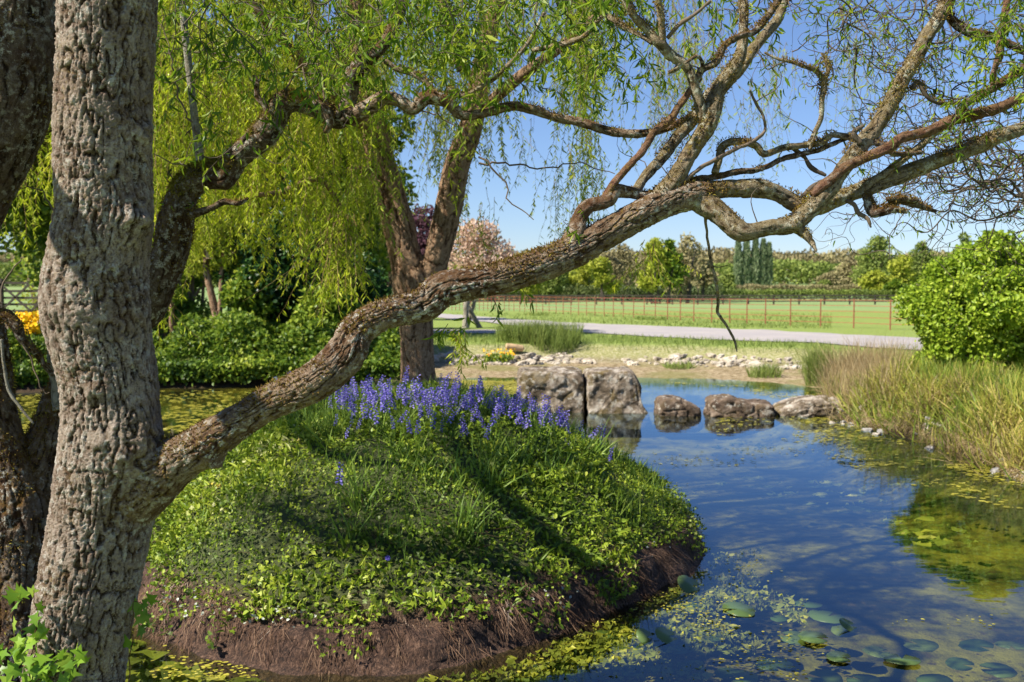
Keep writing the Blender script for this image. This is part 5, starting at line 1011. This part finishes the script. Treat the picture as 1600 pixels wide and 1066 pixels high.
th = np.linspace(0, 2 * math.pi, 14, endpoint=False); V = np.stack([c[0] + .018 * np.cos(th), np.full(14, c[1] - .073), c[2] + .02 + .018 * np.sin(th)], 1); g.add(V, np.arange(14)[::-1][None]); g.build('entrance_hole', M['hole_shade'], NB, smooth=False)  # flat disc coloured dark as the shade inside the entrance hole
# slim trunks on the left
for k, (u, vt, lab) in enumerate(((270, 430, 'thin bare sapling trunk on the left bank just right of the big trunk'), (415, 380, 'ivy-covered slim trunk in front of the big dark shrub'))):
    x, y, _ = P(u, 525, 26); root = thing('sapling', lab, 'tree', (x, y, gz(x, y))); g = Geo(); tube(g, pxpath([(u, 535, 26, 9), (u - 2, 480, 26, 7), (u + 3, vt, 26, 5)]), .04, .008, .06, k); g.build('trunk', M['bark_weep'], root)
    g = Geo(); q, d = crown_pts([P(u, vt - 10, 26), P(u + 6, vt + 30, 26)], [.5, .3], 900); leaves(g, q, rdir(len(q)), rdir(len(q)), .1, .07, 'broad'); g.build('crown', M['hedge'], root, smooth=False)
# yellow flowers
x, y, _ = P(42, 500, 23.4); FL = thing('yellow_flowers', 'bright yellow flower clump behind the left tree, beside the grey boulder', 'flower', (x, y, .5)); g = Geo(); n = 260
q = P(rng.uniform(28, 62, n), rng.uniform(488, 520, n), 23.2 + .5 * rng.random(n)); leaves(g, q, rdir(n), np.tile([0, -1, .6], (n, 1)) + .4 * rdir(n), .10, .09, 'broad', rnd=rng.random(n) * .6); g.build('blossom', M['marsh'], FL, smooth=False)
g = Geo(); n = 500; q = P(rng.uniform(22, 66, n), rng.uniform(505, 540, n), 23.4 + .4 * rng.random(n)); leaves(g, q, rdir(n), rdir(n), .1, .08, 'broad'); g.build('leaves', M['hedge'], FL, smooth=False)
# timber gate
GT = thing('field_gate', 'dark five-barred timber field gate with crossed braces, left of the big trunk', 'gate', tuple(P(50, 492, 40))); g0 = P(2, 492, 40); g1 = P(96, 492, 40); zb = g0[2]
def bar(g, a, b, t=.03, h=.05):
    a, b = np.array(a, float), np.array(b, float); d = nrm(b - a); up = np.array([0, 0, 1.]) if abs(d[2]) < .9 else np.array([1., 0, 0]); s = nrm(np.cross(d, up)); u = np.cross(s, d)
    V = np.array([p + s * i * t + u * j * h for p in (a, b) for i, j in ((-1, -1), (1, -1), (1, 1), (-1, 1))]); g.add(V, np.array([(0, 3, 2, 1), (4, 5, 6, 7), (0, 1, 5, 4), (1, 2, 6, 5), (2, 3, 7, 6), (3, 0, 4, 7)]))
for k, hh in enumerate((.15, .42, .68, .95, 1.28)):
    g = Geo(); bar(g, (g0[0], 40, zb + hh), (g1[0], 40, zb + hh), .02, .045); g.build('rail', M['wood'], GT, smooth=False)
for (xa, za, xb, zb_) in ((0, .15, .5, 1.25), (1, .15, .5, 1.25), (.0, 1.25, .5, .15), (1., 1.25, .5, .15)):
    g = Geo(); bar(g, (g0[0] + (g1[0] - g0[0]) * xa, 39.94, zb + za), (g0[0] + (g1[0] - g0[0]) * xb, 39.94, zb + zb_), .02, .04); g.build('brace', M['wood'], GT, smooth=False)
for xx in (g0[0], g1[0]):
    g = Geo(); bar(g, (xx, 40, zb - .3), (xx, 40, zb + 1.45), .08, .08); g.build('post', M['wood'], GT, smooth=False)

# estate fence
pu = [700, 706, 712, 718, 724, 730, 736, 742.5, 749, 755.5, 762, 768, 774, 780, 788, 795.5, 803, 812, 820, 829, 838, 848, 858, 869, 880, 892, 904, 916.5, 929.5, 944, 958.5, 974, 990, 1006.6, 1024, 1043, 1063, 1084, 1112, 1140, 1167, 1196, 1235, 1282, 1334, 1391, 1455, 1530, 1620]
pb = np.interp(pu, [700, 770, 820, 904, 1024, 1112, 1196, 1282, 1391, 1620], [485, 486, 487.6, 492.5, 498.5, 504.5, 508, 511, 515, 522])
fp = []
for u, v in zip(pu, pb):
    z = .48
    for _ in range(6): x, y = px0(u, v, z); z = gz(x, y)
    fp.append((x, y, z))
FN = thing('estate_fence', 'rust red iron estate fence with thin posts and five rails across the field', 'fence', fp[20])
for (x, y, z) in fp:
    g = Geo(); bar(g, (x, y, z - .2), (x, y, z + 1.22), .021, .021); g.build('post', M['rust'], FN, smooth=False)
for hh in (.22, .46, .70, .94, 1.17):
    g = Geo()
    for a, b in zip(fp[:-1], fp[1:]): bar(g, (a[0], a[1] + .035, a[2] + hh), (b[0], b[1] + .035, b[2] + hh), .006, .012)
    g.build('rail', M['rust'], FN, smooth=False)
# far dark post and rail fence
FF = thing('rail_fence', 'low dark wooden rail fence along the far side of the green field', 'fence', (10, 118, gz(10, 118)))
fxs = np.linspace(-14, 55, 24); fz = gzv(fxs, fxs * 0 + 118)
for x, z in zip(fxs, fz): g = Geo(); bar(g, (x, 118, z - .1), (x, 118, z + 1.15), .08, .08); g.build('post', M['wood'], FF, smooth=False)
for hh in (.4, .75, 1.08):
    g = Geo()
    for k in range(23): bar(g, (fxs[k], 117.9, fz[k] + hh), (fxs[k + 1], 117.9, fz[k + 1] + hh), .03, .07)
    g.build('rail', M['wood'], FF, smooth=False)

# near field trees
def tree(name, label, u, vb, Y, w_px, vtop, mt, n, lsz, bark='twig', ncl=22, trunk=.22, group=None, tall=False, shape='broad', clr=.26):
    return shrub(name, label, 'tree', u, vb, Y, w_px, vtop, mt, n, lsz, ncl, stems=4, bottom=trunk, group=group, tall=tall, bark=bark, shape=shape, clr=clr)
shrub('cherry_tree', 'small cherry tree with pale pink blossom and straight grey trunk, standing by the road', 'tree', 745, 500, 42, 130, 346, 'pink', 4200, .15, ncl=26, bottom=.42, stems=2, bark='bark_pale')
x, y, _ = P(728, 510, 42); root = [o for o in sc.objects if o.name == 'cherry_tree'][0]; g = Geo(); tube(g, pxpath([(727, 514, 40, 10), (728, 490, 40, 9), (730, 465, 40, 9), (738, 440, 41, 6)]), .05, .01, .1, 2); g.build('trunk', M['bark_pale'], root)
tree('plum_tree', 'dark purple-leaved tree seen in the fork of the weeping willow trunk', 662, 500, 55, 110, 325, 'purple', 5000, .22, trunk=.25)
ft = [(800, 405, 80, 'tree_g', 150), (770, 425, 50, 'tree_y', 140), (845, 398, 70, 'tree_y', 150), (880, 410, 60, 'tree_g', 160), (915, 398, 55, 'tree_y', 150), (950, 390, 50, 'tree_b', 160), (985, 392, 45, 'tree_b', 170), (1012, 388, 45, 'tree_b', 150),
      (700, 415, 70, 'tree_y', 165), (825, 412, 60, 'tree_y', 135), (865, 420, 44, 'tree_g', 140), (940, 405, 50, 'tree_y', 140), (970, 380, 54, 'tree_b', 165),
      (1024, 374, 48, 'tree_y', 125), (1045, 376, 44, 'hedge', 125), (1072, 368, 66, 'tree_b', 130), (1098, 402, 40, 'tree_b', 140), (1135, 428, 36, 'tree_g', 170)]
fl = ['round green tree at the left end of the field edge, behind the limb', 'low yellow-green tree at the far left of the field edge', 'light yellow-green tree, second in the field edge row', 'darker green tree right of the light one in the field edge row', 'pale yellow-green tree with white trunk in the field edge row', 'brown budding tree with a slim pale trunk, left of a twin like it', 'brown budding tree with pale trunk, middle of the brown trio', 'narrow brown budding tree, just left of the brightest green tree',
      'yellow-green tree behind the cherry, leftmost one of the field edge', 'small bright tree in front, just right of the round green tree at the left end', 'low green tree under the middle of the hanging willow sprays at the field edge', 'bushy yellow-green tree left of the brown trio at the field edge', 'taller brown tree behind the pale trunks, left of the bright green one',
      'brightest light green tree of the field edge row, left of the dark green one', 'dark green upright tree right of the brightest one', 'tallest bare-topped brown tree at the right end of the field edge row', 'low brownish tree between the tallest brown tree and the poplars', 'small green tree at the left foot of the poplars']
for k, ((u, vt, w, mt, Y), lab) in enumerate(zip(ft, fl)): tree('field_tree', lab, u, 455, Y, w, vt, mt, 1900 if mt != 'tree_b' else 1500, .42, ncl=18, trunk=.2, group='trees along the far edge of the green field', bark='bark_pale' if k in (4, 5, 6, 12) else 'wood')
# poplars
pol = [(1153, 376, 14), (1166, 372, 15), (1180, 374, 15), (1192, 378, 13), (1201, 384, 11)]
pn = ['leftmost of the slender grey-green poplars', 'second and tallest slender poplar of the row', 'middle slender poplar of the row, under the limb', 'fourth slender poplar, right of the middle one', 'rightmost and shortest slender poplar of the row']
for (u, vt, w), lab in zip(pol, pn):
    Y = 230; x, _, _ = P(u, 450, Y); z = gz(x, Y); top = P(u, vt, Y)[2]; h = top - z; wr = w / FPX * Y * .40; root = thing('poplar', lab, 'tree', (x, Y, z), 'poplars on the skyline'); n = 1500; t = rng.random(n) ** .9; env = np.sin(np.pi * np.clip(.12 + .88 * t, 0, 1) ** .7) ** .6; a = rng.random(n) * 6.28; r = wr * env * (.55 + .55 * rng.random(n))
    q = np.stack([x + r * np.cos(a), Y + r * np.sin(a), z + 1 + t * (h - 1)], 1); g = Geo(); leaves(g, q, nrm(rdir(n) * .5 + np.array([0, 0, 1])), rdir(n), 1.1, .45, 'rhomb'); g.build('crown', M['poplar'], root, smooth=False); g = Geo(); thin(g, np.array([(x, Y, z - .5), (x, Y, z + h * .5), (x, Y, z + h * .95)]), .35, .05, 6); g.build('trunk', M['wood'], root)
# right-hand distant trees
rt = [(1372, 372, 72, 'tree_g', 190, 'big round-headed olive green tree left of the lime green bush, on the skyline'), (1330, 405, 50, 'tree_b', 200, 'brownish budding tree left of the big round-headed tree'), (1410, 400, 50, 'tree_y', 180, 'yellow-green tree touching the lime green bush, right of the round-headed tree'), (1368, 425, 45, 'tree_y', 160, 'small rounded yellow-green tree in front of the big round-headed tree'), (1300, 425, 40, 'tree_b', 220, 'low brown tree at the right end of the upper field'),
      (1440, 378, 50, 'tree_g', 200, 'grey-green tree top showing just over the left shoulder of the lime green bush'), (1505, 366, 44, 'tree_g', 205, 'dark tree top showing above the middle of the lime green bush'), (1400, 440, 40, 'hedge', 150, 'dark shrubby tree at the foot of the right-hand group'), (1290, 440, 26, 'tree_g', 200, 'small green bush at the right end of the hedge')]
for (u, vt, w, mt, Y, lab) in rt: tree('skyline_tree', lab, u, 455, Y, w, vt, mt, 2400, .55, ncl=20, trunk=.1, group='trees on the right-hand skyline', bark='wood')
# hedges and far wood
def mass(name, label, cat, x0, x1, Y0, Y1, hfun, n, lsz, mt, kind='stuff'):
    g = Geo(); X = rng.uniform(x0, x1, n); Y = rng.uniform(Y0, Y1, n); Z = gzv(X, Y); hh = hfun(X, Y); t = rng.random(n) ** .6; q = np.stack([X, Y, Z + hh * t], 1)
    leaves(g, q, rdir(n), nrm(rdir(n) + np.array([-.3, -.4, .4])), lsz * (.6 + .8 * rng.random(n)), lsz * .8, 'broad', rnd=np.clip(.5 + .25 * rng.normal(size=n) + .5 * fbm(np.stack([X / 9, Y / 14, X * 0], 1), 2, 3), 0, 1)); o = g.build(name, M[mt], smooth=False); return tag(o, label, cat, kind=kind)
x0, y0 = P(1120, 460, 150)[:2]; x1 = P(1400, 460, 150)[0]
mass('hedge', 'long low clipped green hedge along the far side of the field, right half', 'hedge', x0, x1 + 20, 149.2, 150.8, lambda X, Y: 1.5 + .1 * np.sin(X), 9000, .28, 'tree_g', 'thing')
x0 = P(1125, 450, 190)[0]; x1 = P(1400, 460, 190)[0]
mass('hedge', 'upper brownish hedge behind the long clipped one', 'hedge', x0, x1 + 20, 189, 191, lambda X, Y: 1.9 + .15 * np.sin(X), 9000, .34, 'tree_b', 'thing')
mass('undergrowth', 'dark green undergrowth beneath the trees along the far field edge', 'undergrowth', P(640, 455, 150)[0], P(1125, 455, 150)[0], 146, 153, lambda X, Y: 1.9 + 1.5 * fbm(np.stack([X / 3, Y, X * 0], 1), 2, 6), 12000, .35, 'tree_d', 'stuff')
def wh(X, Y): return 17 + 3.5 * fbm(np.stack([X / 26, Y / 60, X * 0], 1), 3, 3) + 2.2 * fbm(np.stack([X / 6, Y / 9, X * 0], 1), 2, 4)
mass('far_wood', 'brown and green wood along the whole skyline beyond the fields', 'wood', -330, 330, 470, 530, lambda X, Y: wh(X, Y) * .92, 60000, 1.7, 'tree_b')
mass('far_wood', 'olive green strip of wood in front of the brown skyline wood', 'wood', -300, 330, 425, 455, lambda X, Y: wh(X + 90, Y) * .55, 34000, 1.5, 'tree_g')
# faint hill
print('verts', sum(len(o.data.vertices) for o in sc.objects if o.type == 'MESH'), 'objs', len(sc.objects))
